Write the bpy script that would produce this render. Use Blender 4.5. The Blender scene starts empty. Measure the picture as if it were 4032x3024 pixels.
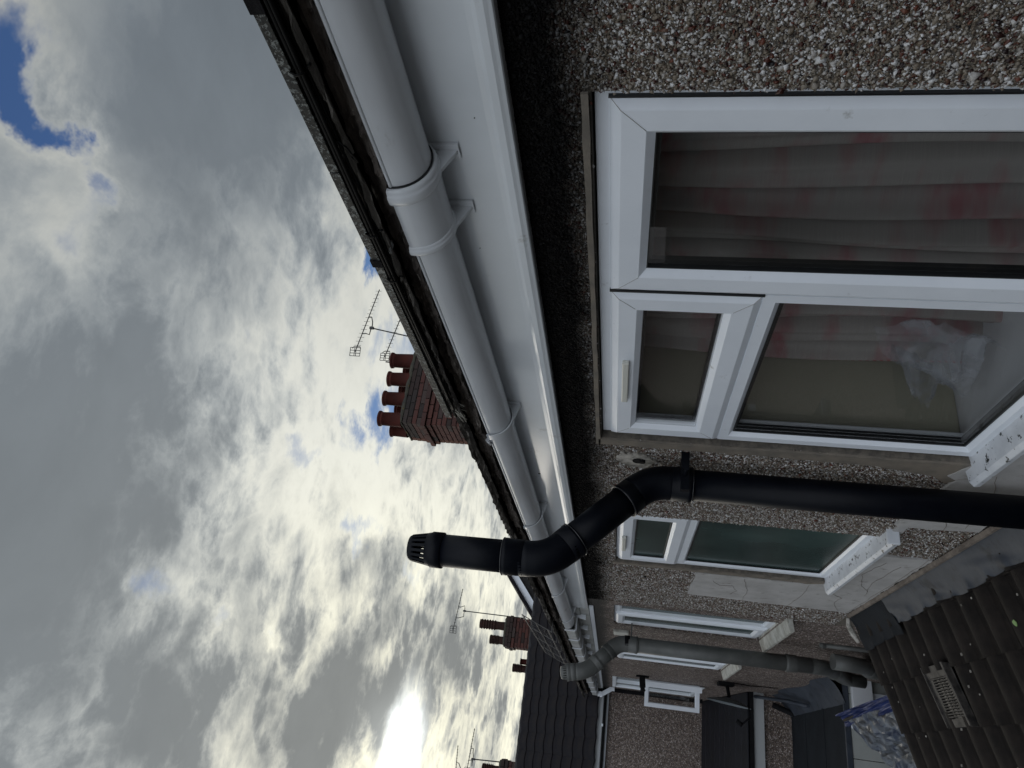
import bpy, bmesh, math, random
import numpy as np
from mathutils import Vector, Matrix
random.seed(7); RNG = np.random.default_rng(7)
scene = bpy.context.scene
COL = scene.collection
EYE = 4.7            # height of the camera above the yard; everything below is built relative to the eye and lifted at the end

# ------------------------------------------------------------------ camera
cam = bpy.data.cameras.new('camera'); camo = bpy.data.objects.new('camera', cam); COL.objects.link(camo)
cam.sensor_width = 36; cam.lens = 36 * 2796 / 4032; cam.clip_end = 600; cam.clip_start = 0.02
yaw, pit, rol = math.radians(27.113), math.radians(9.74), math.radians(-3.399)
F = Vector((math.sin(yaw)*math.cos(pit), math.cos(yaw)*math.cos(pit), math.sin(pit)))
R0 = F.cross(Vector((0, 0, 1))).normalized(); U0 = R0.cross(F)
ix, iy = -U0, -R0
c_, s_ = math.cos(rol), math.sin(rol)
PX = c_*ix + s_*iy; PY = -s_*ix + c_*iy
m = Matrix((PX, -PY, -F)).transposed().to_4x4(); m.translation = Vector((0, 0, EYE))
camo.matrix_world = m
scene.camera = camo
scene.render.resolution_x = 1024; scene.render.resolution_y = 768

# ------------------------------------------------------------------ node helpers
class NT:
    def __init__(s, tree): s.t = tree; s.n = tree.nodes; s.l = tree.links
    def new(s, kind, **kw):
        n = s.n.new(kind)
        for k, v in kw.items(): setattr(n, k, v)
        return n
    def put(s, inp, v):
        if v is None: return
        if isinstance(v, bpy.types.NodeSocket): s.l.new(v, inp)
        elif isinstance(v, (tuple, list)) and len(v) == 3 and inp.type == 'RGBA': inp.default_value = (*v, 1)
        else: inp.default_value = v
    def math(s, op, a, b=None, c=None, clamp=False):
        n = s.new('ShaderNodeMath', operation=op, use_clamp=clamp)
        for i, v in enumerate((a, b, c)):
            if v is not None: s.put(n.inputs[i], v)
        return n.outputs[0]
    def vmath(s, op, a, b=None, scale=None):
        n = s.new('ShaderNodeVectorMath', operation=op)
        s.put(n.inputs[0], a)
        if b is not None: s.put(n.inputs[1], b)
        if scale is not None: s.put(n.inputs['Scale'], scale)
        return n.outputs['Value'] if op in ('DOT_PRODUCT', 'LENGTH', 'DISTANCE') else n.outputs[0]
    def noise(s, vec, scale, detail=4, rough=.55, dist=0., out='Fac'):
        n = s.new('ShaderNodeTexNoise'); s.put(n.inputs['Vector'], vec)
        n.inputs['Scale'].default_value = scale; n.inputs['Detail'].default_value = detail
        n.inputs['Roughness'].default_value = rough; n.inputs['Distortion'].default_value = dist
        return n.outputs[out]
    def vor(s, vec, scale, out='Distance', feature='F1', rnd=1.):
        n = s.new('ShaderNodeTexVoronoi', feature=feature); s.put(n.inputs['Vector'], vec)
        n.inputs['Scale'].default_value = scale; n.inputs['Randomness'].default_value = rnd
        return n.outputs[out]
    def ramp(s, fac, stops, mode='LINEAR'):
        n = s.new('ShaderNodeValToRGB'); n.color_ramp.interpolation = mode
        e = n.color_ramp.elements
        while len(e) < len(stops): e.new(0.5)
        for i, (p, c) in enumerate(stops):
            e[i].position = p; e[i].color = (c, c, c, 1) if isinstance(c, (int, float)) else (*c, 1)
        s.put(n.inputs[0], fac); return n.outputs[0]
    def mix(s, fac, a, b, mode='MIX'):
        n = s.new('ShaderNodeMix', data_type='RGBA', blend_type=mode)
        s.put(n.inputs[0], fac); s.put(n.inputs[6], a); s.put(n.inputs[7], b); return n.outputs[2]
    def smooth(s, v, a, b):
        n = s.new('ShaderNodeMapRange', interpolation_type='SMOOTHSTEP')
        s.put(n.inputs[0], v); n.inputs[1].default_value = a; n.inputs[2].default_value = b
        return n.outputs[0]

# ------------------------------------------------------------------ world: broken cloud, sun low behind it along the terrace
SUN_AZ, SUN_EL = math.radians(-1.0), math.radians(15)
SUN = Vector((math.sin(SUN_AZ)*math.cos(SUN_EL), math.cos(SUN_AZ)*math.cos(SUN_EL), math.sin(SUN_EL)))
world = bpy.data.worlds.new('World'); scene.world = world; world.use_nodes = True
w = NT(world.node_tree); w.n.clear()
sky = w.new('ShaderNodeTexSky', sky_type='NISHITA'); sky.sun_disc = False
sky.sun_elevation = SUN_EL; sky.sun_rotation = SUN_AZ
sky.air_density = 1.6; sky.dust_density = .6; sky.ozone_density = 2.5
geo = w.new('ShaderNodeTexCoord').outputs['Generated']
D = w.vmath('NORMALIZE', geo)
sep = w.new('ShaderNodeSeparateXYZ'); w.l.new(D, sep.inputs[0])
X_, Y_, Z_ = sep.outputs
den = w.math('ADD', w.math('ABSOLUTE', Z_), .07)
comb = w.new('ShaderNodeCombineXYZ')
w.put(comb.inputs[0], w.math('DIVIDE', X_, den)); w.put(comb.inputs[1], w.math('DIVIDE', Y_, den))
P = comb.outputs[0]
warp = w.noise(P, 1.5, 3, .5, 0, 'Color')
P2 = w.vmath('ADD', P, w.vmath('SCALE', w.vmath('SUBTRACT', warp, (.5, .5, .5)), scale=.28))
big = w.noise(P2, .85, 5, .5)
mid = w.noise(P2, 3.0, 9, .60)
fine = w.noise(P2, 8.5, 8, .60)
sd = w.vmath('DOT_PRODUCT', D, tuple(SUN))
wD = w.vmath('NORMALIZE', w.vmath('ADD', D, w.vmath('SCALE', w.vmath('SUBTRACT', w.noise(P, 3.2, 6, .62, .2, 'Color'), (.5, .5, .5)), scale=.24)))
def blob(d, r, gain=1., soft=.0):
    dist = w.vmath('DISTANCE', wD, tuple(d))
    return w.math('MULTIPLY', w.math('SUBTRACT', 1., w.smooth(dist, r*soft, r)), gain)
def total(items):
    acc = items[0]
    for i in items[1:]: acc = w.math('ADD', acc, i)
    return acc
holes = total([blob((.585, .430, .688), .085, 1.3), blob((.554, .478, .681), .060, 1.2), blob((.537, .515, .668), .048, 1.1), blob((.503, .565, .653), .045, .95), blob((.45, .58, .68), .06, .8), blob((.580, .733, .356), .06, .9),
               blob((.56, .75, .335), .07, .9), blob((.483, .820, .309), .085, .8), blob((.40, .85, .345), .075, .85), blob((.349, .867, .356), .08, .9), blob((.312, .847, .431), .05, .8),
               blob((.111, .829, .548), .055, .8), blob((.089, .862, .499), .035, .8), blob((.103, .891, .442), .03, .8),
               blob((.227, .911, .345), .055, .8), blob((.2, .95, .27), .05, .7), blob((.42, .77, .47), .04, .6)])
holes = w.math('MULTIPLY', holes, w.math('ADD', w.math('ADD', -.35, w.math('MULTIPLY', mid, 1.5)), w.math('MULTIPLY', fine, 1.3)))
darks = total([blob((.66, .54, .52), .30, .55), blob((.03, .946, .325), .13, .9), blob((.15, .92, .31), .10, .55), blob((.090, .745, .661), .30, .7),
               blob((.268, .716, .644), .22, .45), blob((-.045, .853, .521), .14, .7), blob((.10, .975, .2), .07, .55), blob((.45, .66, .6), .16, .35)])
lights = total([blob((.199, .858, .474), .20, .35), blob((.403, .812, .423), .26, .45), blob((.30, .91, .30), .17, .35), blob((.10, .90, .42), .14, .35)])
# cloud cover: 0 = blue sky, 1 = thick cloud
cover = w.math('ADD', w.math('ADD', w.math('MULTIPLY', mid, .75), w.math('MULTIPLY', fine, .45)), w.math('MULTIPLY', big, .35))
cover = w.math('SUBTRACT', w.math('ADD', cover, .10), w.math('MULTIPLY', holes, .33))
alpha = w.smooth(cover, .40, .70)
# thin cloud lets the sun through and is bright, thick cloud is grey; puffs are rimmed with bright thin edges
rid = w.math('ABSOLUTE', w.math('SUBTRACT', mid, .5)); rid2 = w.math('ABSOLUTE', w.math('SUBTRACT', fine, .5))
nf = w.smooth(sd, .62, .93)
tex = w.math('ADD', w.math('ADD', w.math('MULTIPLY', w.math('SUBTRACT', rid, .08), 1.65), w.math('MULTIPLY', w.math('SUBTRACT', rid2, .08), .65)), w.math('MULTIPLY', w.math('SUBTRACT', fine, .5), .35))
tex = w.math('MULTIPLY', tex, w.math('ADD', .28, w.math('MULTIPLY', nf, .55)))
thick = w.math('ADD', w.math('ADD', w.math('MULTIPLY', big, 1.25), w.math('MULTIPLY', mid, .55)), tex)
thick = w.math('ADD', thick, .05)
thick = w.math('ADD', w.math('SUBTRACT', thick, w.math('MULTIPLY', holes, .20)), w.math('MULTIPLY', darks, .42))
thick = w.math('SUBTRACT', thick, w.math('MULTIPLY', lights, .22))
thin = w.math('SUBTRACT', 1., w.smooth(thick, .62, 1.17))
front_ = w.smooth(w.math('MULTIPLY', sd, -1.), -.45, .35)
near = w.math('POWER', w.math('MAXIMUM', sd, 0.), 3.2)
near2 = w.math('POWER', w.math('MAXIMUM', sd, 0.), 26.)
near3 = w.math('POWER', w.math('MAXIMUM', sd, 0.), 900.)
amp = w.math('ADD', .10, w.math('MULTIPLY', near, .215))
lum = w.math('ADD', w.math('ADD', .082, w.math('MULTIPLY', near, .048)), w.math('MULTIPLY', thin, amp))
lum = w.math('ADD', lum, w.math('MULTIPLY', w.math('MULTIPLY', thin, near2), .10))
lum = w.math('MULTIPLY', lum, w.math('ADD', .78, w.math('ADD', w.math('MULTIPLY', mid, .28), w.math('MULTIPLY', fine, .16))))
# the sun itself breaks through one long gap between cloud banks
daz = w.math('DIVIDE', w.math('SUBTRACT', X_, -.035), .062); del_ = w.math('DIVIDE', w.math('SUBTRACT', w.math('ADD', Z_, w.math('MULTIPLY', w.math('SUBTRACT', mid, .5), .06)),   .258), .015)
gap = w.math('EXPONENT', w.math('MULTIPLY', w.math('ADD', w.math('MULTIPLY', daz, daz), w.math('MULTIPLY', del_, del_)), -1.))
gap = w.math('MULTIPLY', gap, w.math('GREATER_THAN', Y_, 0.))
lum = w.math('ADD', lum, w.math('MULTIPLY', gap, 1.2))
lum = w.math('ADD', lum, w.math('MULTIPLY', near3, .12))
# clouds opposite the sun are lit from the front
front = w.smooth(w.math('MULTIPLY', sd, -1.), -.45, .35)
lum = w.math('ADD', lum, w.math('MULTIPLY', front, w.math('ADD', .27, w.math('MULTIPLY', thin, .40))))
cool = w.mix(w.math('ADD', thin, w.math('MULTIPLY', near2, .5), clamp=True), w.mix(near, (.84, .99, 1.15), (.93, 1.0, 1.02)), (1.02, 1.03, .95))
cool = w.mix(front_, cool, (.93, 1.0, 1.10))
warm = w.mix(w.math('MULTIPLY', near2, w.math('MULTIPLY', thin, .9), clamp=True), cool, (1.12, 1.07, .80))
cl = w.vmath('SCALE', warm, scale=w.math('MULTIPLY', lum, 10.))
blue = w.vmath('MULTIPLY', sky.outputs[0], (.20, .26, .42))
below = w.smooth(Z_, -.02, .03)
col = w.mix(alpha, blue, cl)
col = w.mix(below, (1.2, 1.2, 1.25), col)
bg = w.new('ShaderNodeBackground'); w.put(bg.inputs[0], col); bg.inputs[1].default_value = .1
wo = w.new('ShaderNodeOutputWorld'); w.l.new(bg.outputs[0], wo.inputs[0])

sl = bpy.data.lights.new('sun', 'SUN'); sl.energy = .5; sl.angle = math.radians(45); sl.color = (1, .93, .82)
so = bpy.data.objects.new('sun', sl); COL.objects.link(so)
so.rotation_euler = SUN.to_track_quat('Z', 'Y').to_euler(); so.location = (0, 0, 30)
scene.view_settings.view_transform = 'Standard'; scene.view_settings.look = 'None'
scene.view_settings.exposure = 1.0; scene.view_settings.gamma = 1
scene.render.engine = 'CYCLES'
scene.cycles.max_bounces = 8; scene.cycles.transparent_max_bounces = 12

# ------------------------------------------------------------------ materials
def mat(name, base, rough=.5, spec=.5, var=None, vscale=8, bump=0., bscale=60, metal=0., coat=0., spots=None, sscale=40, sth=(.62, .7), coord='Object', stretch=(1, 1, 1)):
    m = bpy.data.materials.new(name); m.use_nodes = True
    t = NT(m.node_tree); b = t.n['Principled BSDF']
    v = t.new('ShaderNodeTexCoord').outputs[coord]
    if stretch != (1, 1, 1): v = t.vmath('MULTIPLY', v, stretch)
    c = None
    if var is not None:
        c = t.mix(t.smooth(t.noise(v, vscale, 5, .6), .32, .68), base, var)
    if spots is not None:
        sp = t.smooth(t.noise(v, sscale, 6, .68), *sth)
        c = t.mix(sp, c if c is not None else base, spots)
    t.put(b.inputs['Base Color'], c if c is not None else base)
    b.inputs['Roughness'].default_value = rough; b.inputs['Specular IOR Level'].default_value = spec
    b.inputs['Metallic'].default_value = metal; b.inputs['Coat Weight'].default_value = coat
    b.inputs['Coat Roughness'].default_value = .08
    if bump:
        bn = t.new('ShaderNodeBump'); bn.inputs['Strength'].default_value = bump; bn.inputs['Distance'].default_value = .01
        t.put(bn.inputs['Height'], t.noise(v, bscale, 6, .65)); t.l.new(bn.outputs[0], b.inputs['Normal'])
    return m

M = {}
M['upvc'] = mat('white_upvc', (.79, .83, .88), .34, .5, (.74, .78, .83), 5, .04, 300, spots=(.36, .37, .36), sscale=16, sth=(.64, .78))
M['fascia'] = mat('white_fascia_upvc', (.76, .80, .83), .11, .6, (.70, .735, .76), 3, .05, 2.5, spots=(.38, .37, .33), sscale=9, sth=(.62, .80))
M['gutter'] = mat('white_gutter_plastic', (.74, .77, .80), .22, .55, (.64, .665, .69), 4, .03, 40, spots=(.34, .33, .30), sscale=11, sth=(.60, .80), stretch=(1, .35, 1))
M['oldgutter'] = mat('weathered_gutter_plastic', (.42, .43, .42), .5, .4, (.24, .25, .24), 9, .1, 60)
M['gasket'] = mat('black_rubber_gasket', (.012, .013, .014), .35)
M['sillw'] = mat('spattered_white_sill', (.66, .68, .71), .42, .5, (.52, .54, .57), 9, .1, 180, spots=(.012, .014, .012), sscale=34, sth=(.605, .62))
M['stonesill'] = mat('cream_painted_sill', (.50, .50, .46), .6, .3, (.30, .29, .25), 14, .2, 90, spots=(.16, .17, .12), sscale=20, sth=(.6, .75))
M['black'] = mat('black_plastic_pipe', (.0008, .0016, .0042), .45, .15, (.0022, .0032, .0060), 12, .06, 30, spots=(.06, .06, .065), sscale=70, sth=(.74, .80))
M['blackmatt'] = mat('black_rubbery_coating', (.005, .005, .006), .8, .12, (.009, .009, .010), 14, .1, 50)
M['lip'] = mat('polished_black_lip', (.01, .01, .012), .12, .9)
M['grey'] = mat('grey_plastic_pipe', (.105, .108, .103), .45, .35, (.075, .078, .074), 7, .05, 50, spots=(.06, .06, .055), sscale=12, sth=(.66, .8))
M['render'] = mat('smooth_grey_render', (.46, .45, .44), .8, .2, (.36, .35, .34), 6, .25, 22, spots=(.22, .21, .19), sscale=14, sth=(.55, .75))
M['mortar'] = mat('brown_mortar', (.215, .185, .15), .85, .2, (.15, .135, .115), 14, .35, 45)
M['cement'] = mat('chipped_cement', (.55, .52, .47), .8, .2, (.16, .15, .13), 22, .5, 60)
M['base'] = mat('dash_mortar_bed', (.17, .15, .125), .9, .2, (.10, .09, .078), 40, .5, 120)
def blacken_top(m):       # colour goes black towards the eaves, ragged lower edge
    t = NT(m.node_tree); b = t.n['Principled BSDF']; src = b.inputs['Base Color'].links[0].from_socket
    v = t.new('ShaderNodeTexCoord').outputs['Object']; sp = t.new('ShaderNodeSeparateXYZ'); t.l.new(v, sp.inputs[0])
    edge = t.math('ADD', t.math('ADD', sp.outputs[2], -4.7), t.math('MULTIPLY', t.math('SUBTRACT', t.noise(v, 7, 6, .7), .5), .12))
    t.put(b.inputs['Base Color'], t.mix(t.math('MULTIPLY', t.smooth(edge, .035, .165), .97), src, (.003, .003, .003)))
blacken_top(M['base'])
M['slate'] = mat('weathered_tile_edge', (.045, .040, .037), .8, .2, (.13, .12, .105), 26, .9, 40, spots=(.34, .32, .29), sscale=60, sth=(.56, .66), stretch=(1, .10, 2.2))
M['slatedark'] = mat('dark_tile_underside', (.010, .010, .011), .9, .1, (.006, .006, .006), 18, .7, 30)
M['eavebed'] = mat('crumbling_eaves_mortar', (.24, .21, .185), .9, .15, (.07, .06, .055), 22, 1., 60, spots=(.6, .56, .5), sscale=70, sth=(.60, .68), stretch=(1, .16, 1.5))
M['strip'] = mat('lichen_spotted_metal', (.12, .13, .125), .6, .4, (.17, .18, .17), 20, .3, 90, spots=(.006, .007, .006), sscale=150, sth=(.43, .47))
M['cable'] = mat('black_cable_sheath', (.003, .003, .003), .6, .08)
M['bolt'] = mat('galvanised_metal', (.35, .36, .36), .4, .5, metal=.8)
M['lead'] = mat('dull_lead_sheet', (.026, .033, .046), .58, .35, (.042, .05, .064), 5, .35, 9, spots=(.014, .017, .023), sscale=9, sth=(.52, .68))
M['felt'] = mat('dark_roofing_felt', (.018, .021, .025), .85, .15, (.013, .015, .018), 4, .4, 160, spots=(.12, .12, .11), sscale=90, sth=(.76, .79))
M['conctile'] = mat('brown_concrete_roof_tile', (.019, .0145, .012), .72, .18, (.010, .008, .007), 12, .5, 190, spots=(.14, .14, .13), sscale=55, sth=(.735, .765))
M['wingtile'] = mat('dark_plain_concrete_tile', (.009, .009, .012), .85, .12, (.014, .012, .013), 5, .4, 60, spots=(.07, .07, .065), sscale=18, sth=(.76, .80))
M['venttile'] = mat('faded_grey_vent_tile', (.065, .058, .052), .6, .3, (.010, .009, .0085), 18, .2, 120)
M['verge'] = mat('tan_verge_mortar', (.22, .185, .155), .85, .2, (.12, .10, .085), 20, .3, 70)
M['potred'] = mat('terracotta_pot', (.065, .014, .009), .75, .2, (.045, .011, .008), 7, .2, 40)
M['potdark'] = mat('sooty_terracotta', (.035, .015, .011), .8, .2, (.02, .011, .009), 9, .2, 40)
M['flaunch'] = mat('lichened_flaunching', (.035, .034, .030), .9, .2, (.055, .052, .038), 6, .8, 14, spots=(.12, .08, .02), sscale=7, sth=(.58, .66))
M['aerial'] = mat('dull_aluminium', (.035, .037, .038), .45, .5, metal=.4)
M['clad'] = mat('cream_upvc_cladding', (.36, .375, .36), .45, .4, (.31, .325, .31), 4)
M['tarpblue'] = mat('blue_polythene', (.008, .02, .09), .4, .5, (.014, .03, .13), 12, .3, 20)
M['timber'] = mat('weathered_timber', (.07, .06, .05), .8, .2, (.04, .035, .03), 15, .3, 30, stretch=(1, 1, .2))
M['concrete'] = mat('yard_concrete', (.075, .073, .07), .9, .2, (.05, .048, .047), 1.5, .3, 20)
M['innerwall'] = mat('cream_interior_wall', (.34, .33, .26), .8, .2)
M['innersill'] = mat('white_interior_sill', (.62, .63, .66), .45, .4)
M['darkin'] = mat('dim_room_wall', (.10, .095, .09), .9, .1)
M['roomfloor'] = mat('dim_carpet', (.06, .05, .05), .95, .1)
M['dish'] = mat('grey_dish_enamel', (.14, .16, .17), .5, .4)
M['ridge'] = mat('dark_ridge_tile', (.03, .03, .033), .8, .2, (.02, .02, .02), 6)
M['brickdark'] = mat('dark_red_house_brick', (.16, .07, .05), .85, .2, (.11, .055, .04), 3)
M['leaf'] = mat('fresh_leaf', (.14, .26, .07), .5, .4)
M['wire'] = mat('weathered_wire', (.07, .068, .065), .6, .4)

def pebble_material():
    m = bpy.data.materials.new('pebbledash'); m.use_nodes = True
    t = NT(m.node_tree); b = t.n['Principled BSDF']
    v = t.new('ShaderNodeTexCoord').outputs['Object']
    v = t.vmath('ADD', v, t.vmath('SCALE', t.noise(v, 90, 2, .5, 0, 'Color'), scale=.004))
    c = t.vor(v, 88, 'Color'); sp = t.new('ShaderNodeSeparateColor'); t.l.new(c, sp.inputs[0])
    stone = t.ramp(sp.outputs[0], [(0, (.016, .014, .014)), (.10, (.055, .022, .016)), (.25, (.10, .075, .058)), (.45, (.16, .135, .115)), (.66, (.23, .205, .185)), (.86, (.34, .325, .32)), (1, (.52, .52, .52))])
    d = t.vor(v, 88, 'Distance')
    edge = t.smooth(d, .30, .62)
    col = t.mix(edge, stone, (.10, .088, .075))
    col = t.mix(1., col, (1.38, 1.27, 1.22), 'MULTIPLY')
    mot = t.noise(v, 30, 4, .75); col = t.mix(t.smooth(mot, .42, .60), t.mix(1., col, (.52, .50, .50), 'MULTIPLY'), t.mix(1., col, (1.2, 1.2, 1.2), 'MULTIPLY'))
    big = t.noise(v, 1.6, 5, .6)
    col = t.mix(t.smooth(big, .35, .7), col, t.mix(1., col, (.78, .76, .76), 'MULTIPLY'))
    t.put(b.inputs['Base Color'], col); b.inputs['Roughness'].default_value = .7
    bn = t.new('ShaderNodeBump'); bn.inputs['Strength'].default_value = .9; bn.inputs['Distance'].default_value = .006; bn.invert = True
    t.put(bn.inputs['Height'], d); t.l.new(bn.outputs[0], b.inputs['Normal'])
    return m
M['pebble'] = pebble_material(); M['pebbleplain'] = pebble_material(); blacken_top(M['pebble'])

def chip_material():
    m = bpy.data.materials.new('dash_chippings'); m.use_nodes = True
    t = NT(m.node_tree); b = t.n['Principled BSDF']
    g = t.new('ShaderNodeNewGeometry')
    r = g.outputs['Random Per Island']
    v = t.new('ShaderNodeTexCoord').outputs['Object']
    stone = t.ramp(r, [(0, (.006, .006, .008)), (.09, (.05, .012, .008)), (.17, (.15, .045, .025)), (.21, (.14, .105, .075)), (.42, (.20, .165, .125)), (.60, (.28, .245, .20)), (.76, (.46, .44, .42)), (.90, (.66, .665, .67)), (1, (.80, .80, .80))])
    stone = t.mix(t.smooth(t.noise(v, 420, 3, .6), .3, .75), stone, t.mix(1., stone, (.62, .60, .57), 'MULTIPLY'))
    # chips go black towards the eaves: ragged lower edge
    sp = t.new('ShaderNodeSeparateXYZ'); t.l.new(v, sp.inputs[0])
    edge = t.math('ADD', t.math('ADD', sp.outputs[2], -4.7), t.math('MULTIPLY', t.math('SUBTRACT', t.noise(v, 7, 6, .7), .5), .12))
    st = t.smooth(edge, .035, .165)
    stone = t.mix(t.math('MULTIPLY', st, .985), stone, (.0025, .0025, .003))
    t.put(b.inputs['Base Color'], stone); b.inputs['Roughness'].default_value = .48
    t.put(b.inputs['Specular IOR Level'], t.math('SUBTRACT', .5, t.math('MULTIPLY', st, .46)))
    return m
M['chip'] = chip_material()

def glass_material(name, tint, refl=1.0, rough=0.0, trans=True, body=(.02, .03, .028)):
    m = bpy.data.materials.new(name); m.use_nodes = True
    t = NT(m.node_tree); t.n.clear()
    ge = t.new('ShaderNodeNewGeometry')
    cosi = t.math('ABSOLUTE', t.vmath('DOT_PRODUCT', ge.outputs['Incoming'], ge.outputs['Normal']))
    sch = t.math('ADD', .04, t.math('MULTIPLY', .96, t.math('POWER', t.math('SUBTRACT', 1., cosi), 5.)))
    gl = t.new('ShaderNodeBsdfGlossy'); gl.inputs['Roughness'].default_value = rough
    if trans:
        under = t.new('ShaderNodeBsdfTransparent'); under.inputs[0].default_value = (*tint, 1)
    else:
        under = t.new('ShaderNodeBsdfDiffuse')
        v = t.new('ShaderNodeTexCoord').outputs['Object']
        t.put(under.inputs[0], t.mix(t.smooth(t.noise(v, 2.2, 3, .5), .35, .7), body, tuple(x*1.9 for x in body)))
    mx = t.new('ShaderNodeMixShader')
    t.put(mx.inputs[0], t.math('MULTIPLY', sch, refl, clamp=True)); t.l.new(under.outputs[0], mx.inputs[1]); t.l.new(gl.outputs[0], mx.inputs[2])
    o = t.new('ShaderNodeOutputMaterial'); t.l.new(mx.outputs[0], o.inputs[0])
    return m
M['glass'] = glass_material('clear_double_glazing', (.93, .935, .93), 1.15)
M['frost'] = glass_material('obscured_bathroom_glass', (.1, .1, .1), .8, .22, False, (.030, .048, .044))

def curtain_material():
    m = bpy.data.materials.new('pleated_curtain_cloth'); m.use_nodes = True
    t = NT(m.node_tree); b = t.n['Principled BSDF']
    v = t.new('ShaderNodeTexCoord').outputs['Object']
    sp = t.new('ShaderNodeSeparateXYZ'); t.l.new(v, sp.inputs[0]); Y = sp.outputs[1]; Z = sp.outputs[2]
    weave = t.noise(t.vmath('MULTIPLY', v, (1, 5, 260)), 3, 3, .6)
    base = t.mix(weave, (.24, .222, .212), (.36, .34, .325))
    red = t.smooth(t.noise(t.vmath('MULTIPLY', v, (1, 1.6, 3.4)), 2.3, 3, .6), .46, .78)
    base = t.mix(t.math('MULTIPLY', red, .7), base, (.30, .018, .05))
    hem = t.math('MULTIPLY', t.smooth(Y, 2.185, 2.19), 1.)
    stripe = t.math('GREATER_THAN', t.math('FRACT', t.math('MULTIPLY', t.math('ADD', Z, Y), 45.)), .5)
    hemc = t.mix(stripe, (.32, .02, .02), (.30, .28, .27))
    base = t.mix(hem, base, hemc)
    base = t.mix(t.smooth(Y, 2.205, 2.208), base, (.012, .012, .014))
    t.put(b.inputs['Base Color'], base); b.inputs['Roughness'].default_value = .9
    return m
M['curtain'] = curtain_material()

def foil_material():
    m = bpy.data.materials.new('crumpled_polythene'); m.use_nodes = True
    t = NT(m.node_tree); b = t.n['Principled BSDF']
    v = t.new('ShaderNodeTexCoord').outputs['Object']
    n1 = t.noise(v, 5, 5, .6, .8)
    c = t.ramp(n1, [(0, (.01, .02, .06)), (.38, (.02, .03, .06)), (.47, (.12, .135, .16)), (.60, (.035, .034, .034)), (.8, (.16, .17, .19)), (1, (.3, .32, .35))])
    t.put(b.inputs['Base Color'], c); b.inputs['Roughness'].default_value = .28; b.inputs['Specular IOR Level'].default_value = .8
    bn = t.new('ShaderNodeBump'); bn.inputs['Strength'].default_value = 1.; bn.inputs['Distance'].default_value = .04
    t.put(bn.inputs['Height'], t.vor(v, 9, 'Distance')); t.l.new(bn.outputs[0], b.inputs['Normal'])
    return m
M['foil'] = foil_material()

def brick_material(name, a, b2, c2):
    m = bpy.data.materials.new(name); m.use_nodes = True
    t = NT(m.node_tree); b = t.n['Principled BSDF']
    r = t.new('ShaderNodeObjectInfo').outputs['Random']
    v = t.new('ShaderNodeTexCoord').outputs['Object']
    c = t.ramp(r, [(0, a), (.5, b2), (.85, c2), (1, (.05, .035, .03))])
    c = t.mix(t.smooth(t.noise(v, 25, 5, .65), .5, .75), c, (.035, .025, .022))
    t.put(b.inputs['Base Color'], c); b.inputs['Roughness'].default_value = .85
    bn = t.new('ShaderNodeBump'); bn.inputs['Strength'].default_value = .5; bn.inputs['Distance'].default_value = .01
    t.put(bn.inputs['Height'], t.noise(v, 60, 5, .7)); t.l.new(bn.outputs[0], b.inputs['Normal'])
    return m
M['brick'] = brick_material('old_red_brick', (.060, .018, .013), (.085, .028, .020), (.038, .015, .012))
M['sooty'] = brick_material('sooty_lichened_brick', (.022, .011, .009), (.028, .015, .011), (.014, .010, .009))
M['bricklime'] = mat('sooty_mortar_core', (.03, .026, .023), .9, .2, (.018, .016, .015), 20, .4, 60)

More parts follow.
